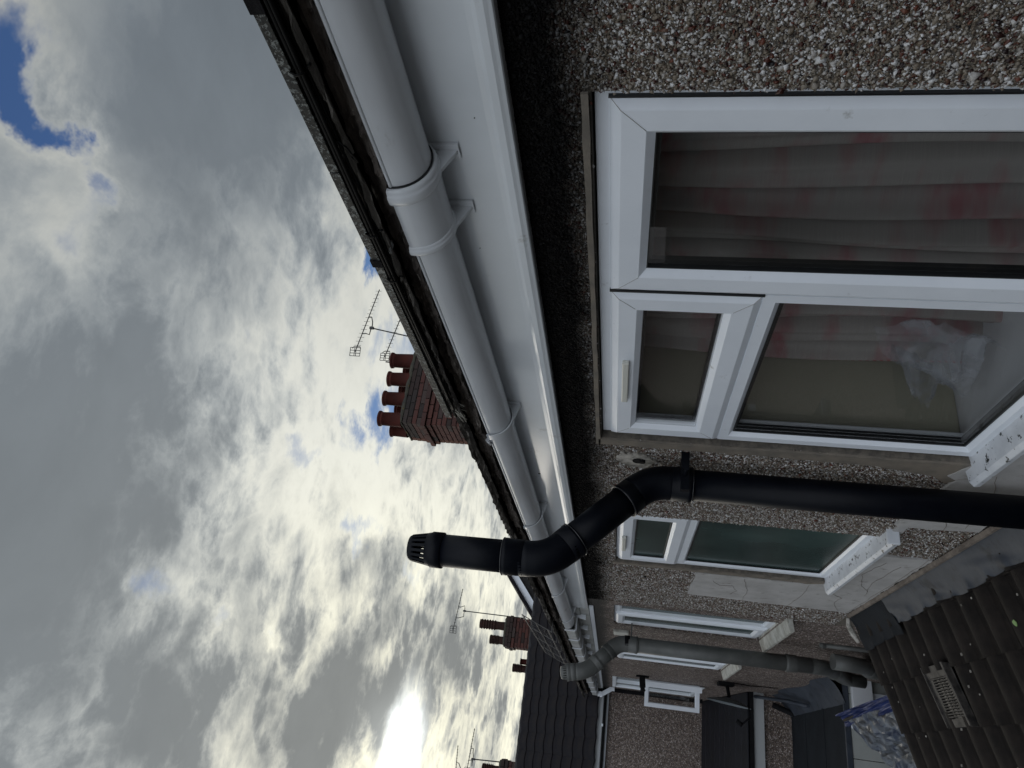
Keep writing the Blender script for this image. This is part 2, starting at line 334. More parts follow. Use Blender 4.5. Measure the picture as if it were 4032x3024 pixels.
# ------------------------------------------------------------------ mesh helpers
class MB:
    """collects polygons in eye-relative world metres"""
    def __init__(s): s.v = []; s.f = []; s.sm = []
    def add(s, vs, fs, smooth=False):
        o = len(s.v); s.v += [tuple(p) for p in vs]; s.f += [tuple(i+o for i in f) for f in fs]; s.sm += [smooth]*len(fs); return s
    def box(s, x0, x1, y0, y1, z0, z1):
        x0, x1 = sorted((x0, x1)); y0, y1 = sorted((y0, y1)); z0, z1 = sorted((z0, z1))
        return s.add([(x0,y0,z0),(x1,y0,z0),(x1,y1,z0),(x0,y1,z0),(x0,y0,z1),(x1,y0,z1),(x1,y1,z1),(x0,y1,z1)],
                     [(0,3,2,1),(4,5,6,7),(0,1,5,4),(1,2,6,5),(2,3,7,6),(3,0,4,7)])
    def obox(s, c, ax, ay, az, hx, hy, hz):
        c = Vector(c); ax, ay, az = (Vector(a).normalized() for a in (ax, ay, az))
        vs = [c + ax*hx*i + ay*hy*j + az*hz*k for k in (-1, 1) for j in (-1, 1) for i in (-1, 1)]
        return s.add(vs, [(0,2,3,1),(4,5,7,6),(0,1,5,4),(1,3,7,5),(3,2,6,7),(2,0,4,6)])
    def tube(s, pts, r, n=16, caps=True, radii=None, smooth=True):
        pts = [Vector(p) for p in pts]; k = len(pts)
        rr = radii or [r]*k
        t = [(pts[min(i+1, k-1)] - pts[max(i-1, 0)]).normalized() for i in range(k)]
        a = Vector((0, 0, 1)) if abs(t[0].z) < .9 else Vector((1, 0, 0))
        u = t[0].cross(a).normalized(); vs = []
        for i in range(k):
            u = (u - t[i]*u.dot(t[i])).normalized(); v2 = t[i].cross(u)
            for j in range(n):
                an = 2*math.pi*j/n; vs.append(pts[i] + (u*math.cos(an) + v2*math.sin(an))*rr[i])
        fs = [(i*n+j, i*n+(j+1) % n, (i+1)*n+(j+1) % n, (i+1)*n+j) for i in range(k-1) for j in range(n)]
        s.add(vs, fs, smooth)
        if caps: s.add(vs[:n], [tuple(range(n))[::-1]]); s.add(vs[-n:], [tuple(range(n))])
        return s
    def prof(s, section, y0, y1, closed=True, smooth=False, dz=0., n=1, dx=0.):
        """extrude an (x,z) section along Y"""
        k = len(section); vs = []
        for i in range(n+1):
            q = i/n; vs += [(x+dx*q, y0+(y1-y0)*q, z+dz*q) for x, z in section]
        m_ = k if closed else k-1
        fs = [(i*k+j, i*k+(j+1) % k, (i+1)*k+(j+1) % k, (i+1)*k+j) for i in range(n) for j in range(m_)]
        s.add(vs, fs, smooth)
        if closed: s.add(vs[:k], [tuple(range(k))]); s.add(vs[-k:], [tuple(range(k))[::-1]])
        return s
    def profx(s, section, x0, x1):
        """extrude a (y,z) section along X"""
        k = len(section); vs = [(x, y, z) for x in (x0, x1) for y, z in section]
        s.add(vs, [(j, (j+1) % k, (j+1) % k+k, j+k) for j in range(k)])
        s.add(vs[:k], [tuple(range(k))]); s.add(vs[-k:], [tuple(range(k))[::-1]]); return s
    def ring(s, y0, y1, z0, z1, prof):
        """mitred rectangular frame in a plane x = const; prof = [(inset, x)]"""
        vs = []
        for i, x in prof: vs += [(x, y0+i, z0+i), (x, y1-i, z0+i), (x, y1-i, z1-i), (x, y0+i, z1-i)]
        k = len(prof)
        for a in range(k):
            b = (a+1) % k
            s.add([], [])
            s.add([vs[a*4+j] for j in range(4)] + [vs[b*4+j] for j in range(4)], [(j, (j+1) % 4, 4+(j+1) % 4, 4+j) for j in range(4)])
        return s
    def build(s, name, m, parent=None, bevel=0., weld=True, seg=2, **props):
        base = parent_base(parent)
        me = bpy.data.meshes.new(name)
        me.from_pydata([(x-base[0], y-base[1], z-base[2]) for x, y, z in s.v], [], s.f)
        me.polygons.foreach_set('use_smooth', s.sm)
        bm = bmesh.new(); bm.from_mesh(me)
        if weld: bmesh.ops.remove_doubles(bm, verts=bm.verts, dist=1e-5)
        bmesh.ops.recalc_face_normals(bm, faces=bm.faces)
        if bevel:
            eds = [e for e in bm.edges if len(e.link_faces) == 2 and e.calc_face_angle(0) > .6]
            bmesh.ops.bevel(bm, geom=eds, offset=bevel, segments=seg, affect='EDGES', profile=.5, clamp_overlap=True)
        bm.to_mesh(me); bm.free()
        me.materials.append(m)
        return link(name, me, parent, **props)

BASES = {}
def parent_base(p):
    return BASES.get(p.name, (0, 0, 0)) if p else (0, 0, 0)
def link(name, me, parent=None, loc=None, **props):
    o = bpy.data.objects.new(name, me); COL.objects.link(o)
    if parent: o.parent = parent; BASES[o.name] = parent_base(parent)
    if loc is not None: o.location = loc
    for k, v in props.items(): o[k] = v
    return o
def thing(name, label, cat, loc, group=None):
    o = bpy.data.objects.new(name, None); COL.objects.link(o); o.location = loc; o.empty_display_size = .2
    o['label'] = label; o['category'] = cat
    if group: o['group'] = group
    BASES[o.name] = tuple(loc); return o
def tag(o, label, cat, group=None):
    o['label'] = label; o['category'] = cat
    if group: o['group'] = group
    return o
def empty(name, parent):      # a part that only carries sub-parts
    o = bpy.data.objects.new(name, None); COL.objects.link(o); o.parent = parent; BASES[o.name] = parent_base(parent); return o
def jitter_outline(pts, step, amp):
    out = []
    for i, (a, b) in enumerate(zip(pts, pts[1:] + pts[:1])):
        L = math.dist(a, b); n = max(1, int(L/step))
        nx, ny = (b[1]-a[1])/max(L, 1e-6), -(b[0]-a[0])/max(L, 1e-6)
        for k in range(n):
            q = k/n; j = random.uniform(-amp, amp) if k else 0
            out.append((a[0]+(b[0]-a[0])*q+nx*j, a[1]+(b[1]-a[1])*q+ny*j))
    return out
def inside(poly, y, z):
    """vectorised point in polygon"""
    r = np.zeros(len(y), bool); n = len(poly)
    for i in range(n):
        y0, z0 = poly[i]; y1, z1 = poly[(i+1) % n]
        c = ((z0 > z) != (z1 > z)) & (y < (y1-y0)*(z-z0)/((z1-z0) if z1 != z0 else 1e-9) + y0)
        r ^= c
    return r

# ================================================================== SETTING
GR = -4.7
g = MB(); g.add([(-120, -120, GR), (120, -120, GR), (120, 120, GR), (-120, 120, GR)], [(0, 1, 2, 3)])
g.build('ground', M['concrete'], kind='structure')

# ================================================================== NEAR TERRACED HOUSE
WX = .985                    # face of the pebbledash bed
H1 = thing('terraced_house', 'near terraced house with chippings wall, white gutter and wide white window', 'house', (1.2, 1.5, GR))
H2 = thing('terraced_house', 'adjoining terraced house beyond the seam in the gutter, grey drain pipe on its wall', 'house', (1.2, 8.8, GR))
def wall_grid(mb, x0, x1, y0, y1, z0, z1, holes):
    ys = sorted({y0, y1, *[h[0] for h in holes], *[h[1] for h in holes]}); zs = sorted({z0, z1, *[h[2] for h in holes], *[h[3] for h in holes]})
    for a, b in zip(ys, ys[1:]):
        for c, d in zip(zs, zs[1:]):
            cy, cz = (a+b)/2, (c+d)/2
            if any(h[0] < cy < h[1] and h[2] < cz < h[3] for h in holes): continue
            mb.box(x0, x1, a, b, c, d)
    return mb
W1 = (.832, 2.285, -1.085, .10); W2 = (3.14, 4.01, -1.07, .045)
def solid_wall(name, m, parent, x0, x1, y0, y1, z0, z1, holes, **kw):
    mb = wall_grid(MB(), x0, x1, y0, y1, z0, z1, holes)
    base = parent_base(parent)
    me = bpy.data.meshes.new(name)
    me.from_pydata([(x-base[0], y-base[1], z-base[2]) for x, y, z in mb.v], [], mb.f)
    bm = bmesh.new(); bm.from_mesh(me); bmesh.ops.remove_doubles(bm, verts=bm.verts, dist=1e-5)
    # drop the internal faces shared by neighbouring cells
    seen = {}
    for f in bm.faces: seen.setdefault(tuple(round(c, 4) for c in f.calc_center_median()), []).append(f)
    kill = [f for fs in seen.values() if len(fs) > 1 for f in fs]
    bmesh.ops.delete(bm, geom=kill, context='FACES'); bmesh.ops.recalc_face_normals(bm, faces=bm.faces)
    bm.to_mesh(me); bm.free(); me.materials.append(m)
    return link(name, me, parent, **kw)
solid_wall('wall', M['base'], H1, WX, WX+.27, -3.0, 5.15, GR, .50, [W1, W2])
W3 = (5.30+.12, 6.13, -1.10, .05)
W3 = (5.29, 6.10, -1.09, .05); W4 = (7.48, 8.34, -1.09, .02); W5 = (10.25, 11.85, -1.15, .06)
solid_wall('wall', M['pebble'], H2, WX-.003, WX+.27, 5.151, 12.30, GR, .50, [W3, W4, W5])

# smooth rendered repairs on the wall, ragged edges
R_A = [(2.30, -1.10), (2.42, -1.055), (2.46, -1.10), (2.56, -1.085), (2.60, -1.125), (2.74, -1.10), (2.98, -1.07), (3.0, -1.095), (4.10, -1.085), (4.13, -1.02), (4.12, -.41), (4.70, -.41), (4.73, -.9), (4.76, -1.385),
       (3.45, -1.385), (3.45, -1.14), (3.0, -1.13), (2.99, -1.385), (.3, -1.385), (.3, -1.10)]
R_A = [(y*.985, z*.985) for y, z in R_A]
outl = jitter_outline(R_A, .03, .005)
bm_ = MB(); k = len(outl)
bm_.add([(WX-.011, y, z) for y, z in outl] + [(WX+.002, y, z) for y, z in outl], [tuple(range(k))] + [(i, (i+1) % k, (i+1) % k+k, i+k) for i in range(k)])
rp = bm_.build('render_patch', M['render'], H1)
# cracks and trowel lines: thin mortar ridges in the patch
ck = MB()
def crack(pts, wdt=.0022):
    p = [Vector((WX-.0125, a, b)) for a, b in pts]
    q = []
    for a, b in zip(p, p[1:]):
        for t in range(5): q.append(a.lerp(b, t/5) + Vector((0, random.uniform(-.006, .006), random.uniform(-.006, .006))))
    q.append(p[-1]); ck.tube(q, wdt, 4, True, smooth=False)
for pts in [[(4.20, -.50), (4.30, -.56), (4.28, -.62), (4.40, -.66), (4.50, -.64)], [(4.08, -.66), (4.35, -.72), (4.66, -.73)], [(4.08, -1.00), (4.4, -1.02), (4.68, -1.0)],
            [(4.07, -1.12), (4.22, -1.15), (4.30, -1.22), (4.45, -1.22), (4.66, -1.30)], [(2.6, -1.14), (2.8, -1.2), (2.95, -1.24)], [(3.5, -1.2), (3.75, -1.17), (3.95, -1.22), (4.1, -1.3)],
            [(3.1, -1.352), (3.6, -1.35), (4.1, -1.352), (4.66, -1.35)], [(3.55, -1.28), (3.9, -1.26), (4.2, -1.31)], [(2.36, -1.18), (2.6, -1.26), (2.9, -1.3)]]: crack(pts, .0009)
ck.build('render_crack', M['mortar'], H1, kind='stuff')
# mortar reveals round the windows
rb = MB()
def strip_yz(mb, poly, x0, x1, step=.03, amp=.004):
    o = jitter_outline(poly, step, amp); k = len(o)
    mb.add([(x0, y, z) for y, z in o] + [(x1, y, z) for y, z in o], [tuple(range(k))] + [(i, (i+1) % k, (i+1) % k+k, i+k) for i in range(k)])
strip_yz(rb, [(2.288, .11), (2.33, .11), (2.335, -.4), (2.35, -.8), (2.40, -1.0), (2.46, -1.06), (2.42, -1.085), (2.30, -1.09), (2.288, -1.08)], WX-.008, WX+.002, .05, .003)
rb.build('mortar_band', M['mortar'], H1)
rb = MB(); strip_yz(rb, [(.832, .104), (.832, .117), (1.5, .116), (2.33, .119), (2.33, .104)], WX-.008, WX+.002, .05, .0012); rb.build('mortar_band', M['mortar'], H1)
rb = MB(); strip_yz(rb, [(4.013, .06), (4.05, .06), (4.06, -.9), (4.09, -1.06), (4.013, -1.06)], WX-.008, WX+.002); rb.build('mortar_band', M['mortar'], H1)
# broken patch and old fixing hole beside the window
hp = MB(); strip_yz(hp, [(2.40, .03), (2.46, .05), (2.52, .0), (2.52, -.06), (2.46, -.10), (2.40, -.05)], WX-.010, WX, .01, .006); hp.build('mortar_patch', M['cement'], H1)
hp = MB(); hp.tube([(WX-.014, 2.455, -.03), (WX+.01, 2.455, -.03)], .020, 9); hp.tube([(WX-.020, 2.45, -.045), (WX-.01, 2.45, -.045)], .012, 7); hp.build('plugged_hole', M['blackmatt'], H1)

# ---- chippings thrown on the wall: real stones
def chips(parent, regions, excl, name='chippings'):
    ys, zs, ss = [], [], []
    for (y0, y1, z0, z1, cell, size) in regions:
        n = int((y1-y0)*(z1-z0)/cell**2)
        ys.append(RNG.uniform(y0, y1, n)); zs.append(RNG.uniform(z0, z1, n)); ss.append(size*np.exp(RNG.normal(0, .30, n)))
    y = np.concatenate(ys); z = np.concatenate(zs); s = np.concatenate(ss)
    keep = np.ones(len(y), bool)
    for poly in excl: keep &= ~inside(poly, y + RNG.normal(0, .003, len(y)), z + RNG.normal(0, .003, len(y)))
    y, z, s = y[keep], z[keep], s[keep]; n = len(y)
    uni = np.array([[1,0,0],[-1,0,0],[0,1,0],[0,-1,0],[0,0,1],[0,0,-1]], float)
    base = np.tile(uni, (n, 1, 1)) * RNG.uniform(.55, 1.25, (n, 6, 1)) + RNG.normal(0, .22, (n, 6, 3))
    base[:, :, 0] *= .7
    base *= (s*.5)[:, None, None]
    q = RNG.normal(size=(n, 4)); q /= np.linalg.norm(q, axis=1)[:, None]; a, b, c, d = q.T
    Rm = np.stack([np.stack([1-2*(c*c+d*d), 2*(b*c-a*d), 2*(b*d+a*c)], -1), np.stack([2*(b*c+a*d), 1-2*(b*b+d*d), 2*(c*d-a*b)], -1), np.stack([2*(b*d-a*c), 2*(c*d+a*b), 1-2*(b*b+c*c)], -1)], 1)
    V = np.einsum('nij,nkj->nki', Rm, base)
    V[:, :, 0] *= .75
    V += np.stack([WX - s*.12, y, z], -1)[:, None, :]
    V -= np.array(parent_base(parent))
    tri = np.array([[0,2,4],[2,1,4],[1,3,4],[3,0,4],[2,0,5],[1,2,5],[3,1,5],[0,3,5]])
    Fi = (tri[None] + 6*np.arange(n)[:, None, None]).reshape(-1)
    me = bpy.data.meshes.new(name)
    me.vertices.add(6*n); me.vertices.foreach_set('co', V.reshape(-1))
    me.loops.add(len(Fi)); me.loops.foreach_set('vertex_index', Fi.astype(np.int32))
    me.polygons.add(8*n); me.polygons.foreach_set('loop_start', np.arange(0, 24*n, 3, dtype=np.int32)); me.polygons.foreach_set('loop_total', np.full(8*n, 3, np.int32))
    me.update(calc_edges=True); me.validate(); me.materials.append(M['chip'])
    o = link(name, me, parent, kind='stuff'); o['material_note'] = 'chippings'; del o['material_note']
    return o
rect = lambda a, b, c, d: [(a, c), (b, c), (b, d), (a, d)]
excl = [rect(.831, 2.290, -1.1, .104), rect(3.135, 4.014, -1.09, .05), R_A, [(2.288, .12), (2.325, .12), (2.33, -.4), (2.345, -.8), (2.39, -1.0), (2.46, -1.05), (2.42, -1.1), (2.28, -1.1)],
        rect(.84, 2.33, .10, .118), [(4.0, .06), (4.045, .06), (4.055, -.9), (4.085, -1.07), (4.0, -1.07)], rect(2.41, 2.5, -.07, .02)]
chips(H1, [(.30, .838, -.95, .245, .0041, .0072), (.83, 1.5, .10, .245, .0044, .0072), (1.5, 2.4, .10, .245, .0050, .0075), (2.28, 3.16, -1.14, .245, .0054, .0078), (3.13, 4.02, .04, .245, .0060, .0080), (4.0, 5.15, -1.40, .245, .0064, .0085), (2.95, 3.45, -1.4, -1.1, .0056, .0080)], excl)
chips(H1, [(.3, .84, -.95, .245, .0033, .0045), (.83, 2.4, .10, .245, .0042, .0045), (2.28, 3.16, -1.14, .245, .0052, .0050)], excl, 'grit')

# ------------------------------------------------------------------ windows
def pane_box(y0, y1, z0, z1, x, parent, m=None):
    return MB().box(x, x+.006, y0, y1, z0, z1).build('pane', m or M['glass'], parent)
def window_sill(parent, y0, y1, z, xn, m, t=.030):
    sec = [(xn-.002, z-.012), (xn, z-t), (xn+.014, z-t), (xn+.016, z-.018), (1.02, z-.010), (1.02, z+.014), (xn+.012, z)]
    return MB().prof(sec, y0, y1).build('sill', m, parent, bevel=.002)
FX = 1.006      # outer frame face
wnd = MB()
wnd.ring(W1[0]+.002, 2.270, -1.083, .096, [(0, FX+.06), (0, FX), (.034, FX), (.034, FX+.06)])
wnd.box(FX, FX+.06, 1.390, 1.430, -1.05, .062)                      # mullion behind the sash edges
w1 = wnd.build('window', M['upvc'], H1, bevel=.0012)
w1['label'] = 'wide white window with tall side sash and small top sash'
def sash(y0, y1, z0, z1, x, wd, parent, name='sash'):
    s = MB().ring(y0, y1, z0, z1, [(0, x+.05), (0, x+.013), (.003, x+.010), (.019, x+.0005), (.021, x), (wd-.017, x), (wd-.015, x+.0015), (wd, x+.015), (wd, x+.05)])
    o = s.build(name, M['upvc'], parent)
    return o
def gasket(y0, y1, z0, z1, x, parent, wd=.005):
    return MB().ring(y0, y1, z0, z1, [(0, x), (wd, x), (wd, x+.012), (0, x+.012)]).build('gasket', M['gasket'], parent)
sash(.858, 1.424, -1.040, .070, .990, .082, w1)
MB().box(.9985, 1.03, .8545, .8585, -1.04, .072).build('sash_gap_shadow', M['gasket'], w1)  # thin black strip painting the shadow in the gap beside the sash
MB().box(.9975, 1.03, 1.4235, 1.4300, -.288, .071).build('sash_gap_shadow', M['gasket'], w1)  # same shadow strip between the two sashes
def mitres(y0, y1, z0, z1, wd, x, par):
    for a, b, sy, sz in ((y0, z0, 1, 1), (y1, z0, -1, 1), (y1, z1, -1, -1), (y0, z1, 1, -1)):
        MB().tube([(x+.011, a+sy*.002, b+sz*.002), (x-.0002, a+sy*.020, b+sz*.020), (x-.0002, a+sy*(wd-.017), b+sz*(wd-.017))], .0008, 4).build('mitre_joint', M['render'], par)
mitres(.858, 1.424, -1.040, .070, .082, .990, w1); mitres(1.4285, 2.268, -.286, .069, .078, .990, w1)
gasket(.938, 1.344, -.960, -.010, 1.006, w1); pane_box(.938, 1.344, -.960, -.010, 1.012, w1)
MB().ring(.938, 1.344, -.960, -.010, [(0, 1.020), (.014, 1.020), (.014, 1.034), (0, 1.034)]).build('glazing_spacer', M['gasket'], w1)
sash(1.4285, 2.268, -.286, .069, .990, .0815, w1)
gasket(1.510, 2.192, -.210, -.007, 1.004, w1); pane_box(1.510, 2.192, -.210, -.007, 1.012, w1)
MB().ring(1.510, 2.192, -.210, -.007, [(0, 1.020), (.014, 1.020), (.014, 1.034), (0, 1.034)]).build('glazing_spacer', M['gasket'], w1)
tr = MB().ring(1.424, 2.2685, -1.080, -.286, [(0, FX+.05), (0, FX-.006), (.030, FX-.006), (.045, FX+.010), (.045, FX+.05)]).build('fixed_frame', M['upvc'], w1)
gasket(1.455, 2.224, -1.035, -.330, FX+.006, w1); pane_box(1.460, 2.224, -1.035, -.330, 1.016, w1)
MB().ring(1.460, 2.224, -1.035, -.330, [(0, 1.024), (.014, 1.024), (.014, 1.038), (0, 1.038)]).build('glazing_spacer', M['gasket'], w1)
tv = MB().box(.976, .990, 1.745, 1.985, .017, .036); tv.build('trickle_vent', M['cover'] if 'cover' in M else mat('ivory_vent_cover', (.62, .62, .56), .35), w1, bevel=.003)
window_sill(w1, .80, 2.335, -1.080, .925, M['sillw'])

wb = MB().ring(3.142, 4.0, -1.066, .042, [(0, FX+.06), (0, FX), (.032, FX), (.032, FX+.06)])
w2 = wb.build('window', M['upvc'], H1, bevel=.0012); w2['label'] = 'narrow white window with obscured green glass'
sash(3.150, 3.995, -.29, .030, .988, .080, w2); gasket(3.228, 3.917, -.212, -.048, 1.0, w2); pane_box(3.228, 3.917, -.212, -.048, 1.008, w2, M['frost'])
MB().ring(3.150, 3.995, -1.062, -.29, [(0, FX+.05), (0, FX-.006), (.030, FX-.006), (.045, FX+.010), (.045, FX+.05)]).build('fixed_frame', M['upvc'], w2)
gasket(3.190, 3.955, -1.022, -.330, FX+.004, w2); pane_box(3.195, 3.951, -1.017, -.335, FX+.012, w2, M['frost'])
MB().box(.972, .988, 3.50, 3.74, -.006, .014).build('trickle_vent', bpy.data.materials['ivory_vent_cover'], w2, bevel=.003)
window_sill(w2, 3.03, 4.05, -1.070, .925, M['sillw'])
se = MB().box(.923, .99, 3.022, 3.032, -1.102, -1.054).build('sill_end_cap', M['upvc'], w2, bevel=.002)

# far windows of the adjoining house: two upright lights each
def far_window(par, y0, y1, z0, z1, label, sill_x=.90, sl=True):
    wn = MB().ring(y0, y1, z0, z1, [(0, FX+.06), (0, FX), (.04, FX), (.055, FX+.012), (.055, FX+.06)])
    ym = y0 + (y1-y0)*.45
    wn.box(FX+.001, FX+.06, ym-.03, ym+.03, z0+.04, z1-.04)
    o = wn.build('window', M['upvc'], par); o['label'] = label
    sash(ym+.015, y1-.012, z0+.012, z1-.012, FX-.018, .07, o)
    pane_box(y0+.05, ym-.02, z0+.05, z1-.05, FX+.02, o, M['frost']); pane_box(ym+.082, y1-.08, z0+.08, z1-.08, FX, o, M['frost'])
    if sl:
        sec = [(sill_x, z0-.050), (sill_x+.01, z0-.058), (1.02, z0-.045), (1.02, z0+.005), (sill_x, z0-.030)]
        MB().prof(sec, y0-.17, y1+.03).build('sill', M['stonesill'], o, bevel=.003)
    return o
far_window(H2, 5.293, 6.097, -1.087, .047, 'white two-light window nearest the grey drain pipe')
far_window(H2, 7.483, 8.337, -1.087, .017, 'white two-light window behind the grey drain pipe')
# last window: open casement
wn = MB().ring(10.253, 11.847, -1.147, .057, [(0, FX+.06), (0, FX-.02), (.05, FX-.02), (.06, FX+.0), (.06, FX+.06)])
wn.box(FX-.022, FX+.06, 11.03, 11.09, -1.1, .01); wn.box(FX-.021, FX+.06, 10.3, 11.03, -.37, -.32)
w5 = wn.build('window', M['upvc'], H2); w5['label'] = 'farthest white window with its casement swung open'
pane_box(10.31, 11.03, -.32, .0, FX+.02, w5, M['frost']); pane_box(10.31, 11.03, -1.09, -.37, FX+.02, w5, M['frost']); pane_box(11.09, 11.79, -1.09, .0, FX+.02, w5, M['frost'])
op = MB()       # leaf swung out at right angles to the wall
def xring(mb, x0, x1, z0, z1, prof):
    vs = []
    for i, y in prof: vs += [(x0+i, y, z0+i), (x1-i, y, z0+i), (x1-i, y, z1-i), (x0+i, y, z1-i)]
    k = len(prof)
    for a in range(k):
        b = (a+1) % k
        mb.add([vs[a*4+j] for j in range(4)]+[vs[b*4+j] for j in range(4)], [(j, (j+1) % 4, 4+(j+1) % 4, 4+j) for j in range(4)])
xring(op, .665, .985, -1.06, -.37, [(0, 10.20), (0, 10.145), (.045, 10.145), (.055, 10.16), (.055, 10.20)])
op.build('open_casement', M['upvc'], w5)
MB().box(.715, .935, 10.17, 10.176, -1.01, -.42).build('pane', M['glass'], w5)
op = MB(); op.obox((.925, 10.05, -.72), (.12, 1, 0), (1, -.12, 0), (0, 0, 1), .012, .035, .36); op.build('open_casement', M['upvc'], w5, bevel=.003)

# room seen through the wide window
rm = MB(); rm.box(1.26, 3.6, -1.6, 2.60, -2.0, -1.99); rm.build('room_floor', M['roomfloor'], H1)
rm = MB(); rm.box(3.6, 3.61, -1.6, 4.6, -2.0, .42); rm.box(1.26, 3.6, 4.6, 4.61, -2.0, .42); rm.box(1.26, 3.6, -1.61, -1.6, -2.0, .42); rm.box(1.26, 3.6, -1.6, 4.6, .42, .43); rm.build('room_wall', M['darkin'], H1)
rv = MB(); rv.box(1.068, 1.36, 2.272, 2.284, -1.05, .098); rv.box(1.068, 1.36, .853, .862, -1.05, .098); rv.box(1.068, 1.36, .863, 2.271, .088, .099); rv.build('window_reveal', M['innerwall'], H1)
rv = MB(); rv.box(1.068, 1.40, .80, 2.30, -1.082, -1.052); rv.build('inner_sill', M['innersill'], H1, bevel=.004)
cu = MB(); ny = 420; nz = 24; vs = []; fs = []
for i in range(ny+1):
    y = .55 + (2.235-.55)*i/ny
    ph = y*2*math.pi/.118
    for j in range(nz+1):
        z = .12 - 1.30*j/nz
        sw_ = abs(math.sin(ph*.5 + .2*math.sin(z*3+y*2))); px = 1.40 - .105*sw_**.6 + .008*math.sin(ph*2.3+1) + .01*math.sin(z*5+y*9)
        vs.append((px, y + .012*math.sin(z*2.2+ph*.2), z))
for i in range(ny):
    for j in range(nz): a = i*(nz+1)+j; fs.append((a, a+1, a+nz+2, a+nz+1))
cu.add(vs, fs, True); cu.add([(x+.004, y, z) for x, y, z in vs], [f[::-1] for f in fs], True)
tag(cu.build('curtain', M['curtain'], weld=False), 'pleated grey curtain with dark red print hanging inside the wide window', 'curtain')
# folded net hanging at the near lower corner and crumpled clear bag on the inner sill
nt = MB(); vs = []; fs = []
for i in range(61):
    q = i/60; y = 1.02 + .24*q
    for j in range(2): vs.append((1.30 + .012*math.sin(q*40), y, (-.55 - .5*q*.6) if j == 0 else -1.05))
for i in range(60): fs.append((2*i, 2*i+1, 2*i+3, 2*i+2))
nt.add(vs, fs, True); nt.add([(x+.003, y, z) for x, y, z in vs], [f[::-1] for f in fs], True)
nt.build('net', mat('pale_net', (.42, .42, .46), .8), None, weld=False)
tag(bpy.data.objects['net'], 'pale folded net hanging behind the tall sash near the sill', 'net curtain')
bag = MB(); vs = []; fs = []; NB = 18
for i in range(NB+1):
    for j in range(NB+1):
        u, v = i/NB, j/NB
        yy = 1.86 + .36*u*(1-.15*v); zz = -1.02 + .30*v*(1.15-.9*u) + .06*u
        xx = 1.14 + .05*math.sin(u*9+v*3) + .03*random.random() + .04*v
        vs.append((xx, yy, zz))
for i in range(NB):
    for j in range(NB): a = i*(NB+1)+j; fs.append((a, a+1, a+NB+2, a+NB+1))
bag.add(vs, fs, True); bag.add([(x+.004, y, z) for x, y, z in vs], [f[::-1] for f in fs], True)
def poly_mat():
    m = bpy.data.materials.new('clear_polythene'); m.use_nodes = True; t = NT(m.node_tree); t.n.clear()
    a = t.new('ShaderNodeBsdfTransparent'); d = t.new('ShaderNodeBsdfDiffuse'); d.inputs[0].default_value = (.55, .57, .62, 1); x = t.new('ShaderNodeMixShader')
    v = t.new('ShaderNodeTexCoord').outputs['Object']
    t.put(x.inputs[0], t.ramp(t.noise(v, 9, 4, .6, .5), [(0, .05), (.45, .10), (.60, .38), (1, .6)]))
    t.l.new(a.outputs[0], x.inputs[1]); t.l.new(d.outputs[0], x.inputs[2]); o = t.new('ShaderNodeOutputMaterial'); t.l.new(x.outputs[0], o.inputs[0]); return m
tag(bag.build('plastic_bag', poly_mat(), weld=False), 'crumpled clear plastic bag on the inner sill behind the fixed pane', 'plastic bag')

# ------------------------------------------------------------------ fascia and gutters
FAX = .955
fsec = [(FAX, .244), (FAX-.003, .250), (FAX-.0035, .262), (FAX-.001, .270), (FAX, .280), (FAX, .52), (FAX+.02, .52), (FAX+.02, .262), (.99, .262), (.99, .236), (FAX+.006, .236), (FAX+.002, .238)]
MB().prof(fsec, -3.0, 5.40, smooth=False, n=1).build('fascia_board', M['fascia'], H1)
dsp = MB()
for (y, z) in [(.86, .30), (2.62, .345), (1.22, .35)]: dsp.tube([(FAX-.0015, y, z), (FAX+.004, y, z)], .0011 if y < 2 else .005, 7)
dsp.build('nail_head', M['gasket'], H1, kind='stuff')
f2 = [(.965, .235), (.965, .30), (.955, .305), (.955, .335), (.965, .34), (.965, .50), (.99, .50), (.99, .235)]
MB().prof(f2, 5.405, 12.28).build('fascia_board', M['oldgutter'], H2)
MB().prof([(.972, .20), (.972, .232), (.99, .232), (.99, .20)], 5.405, 12.28).build('fascia_trim', M['upvc'], H2)

GR_R, GCX = .0595, .8985
def gz(y): return .4405 - .0075*(y-.6)
def half(r, n=20, a0=-6, a1=186): return [(r*math.cos(math.radians(a)), -r*math.sin(math.radians(a))) for a in [a0+(a1-a0)*i/n for i in range(n+1)]]
def gutter_run(y0, y1, name, m, parent, r=GR_R, t=.0025, rim=.004, dzc=0.):
    out = half(r); inn = half(r-t)[::-1]
    sec = [(GCX+x, z) for x, z in out] + [(GCX+x, z) for x, z in inn]
    mb = MB().prof([(x, z+gz(y0)+dzc) for x, z in sec], y0, y1, smooth=True, dz=gz(y1)-gz(y0), n=max(1, int((y1-y0)/.5)))
    if rim:
        for sgn in (-1, 1): mb.tube([(GCX+sgn*(r-.001), y0, gz(y0)+dzc+.003), (GCX+sgn*(r-.001), y1, gz(y1)+dzc+.003)], rim, 8)
    return mb.build(name, m, parent, weld=False)
G1 = gutter_run(-3.0, 5.70, 'gutter', M['gutter'], H1)
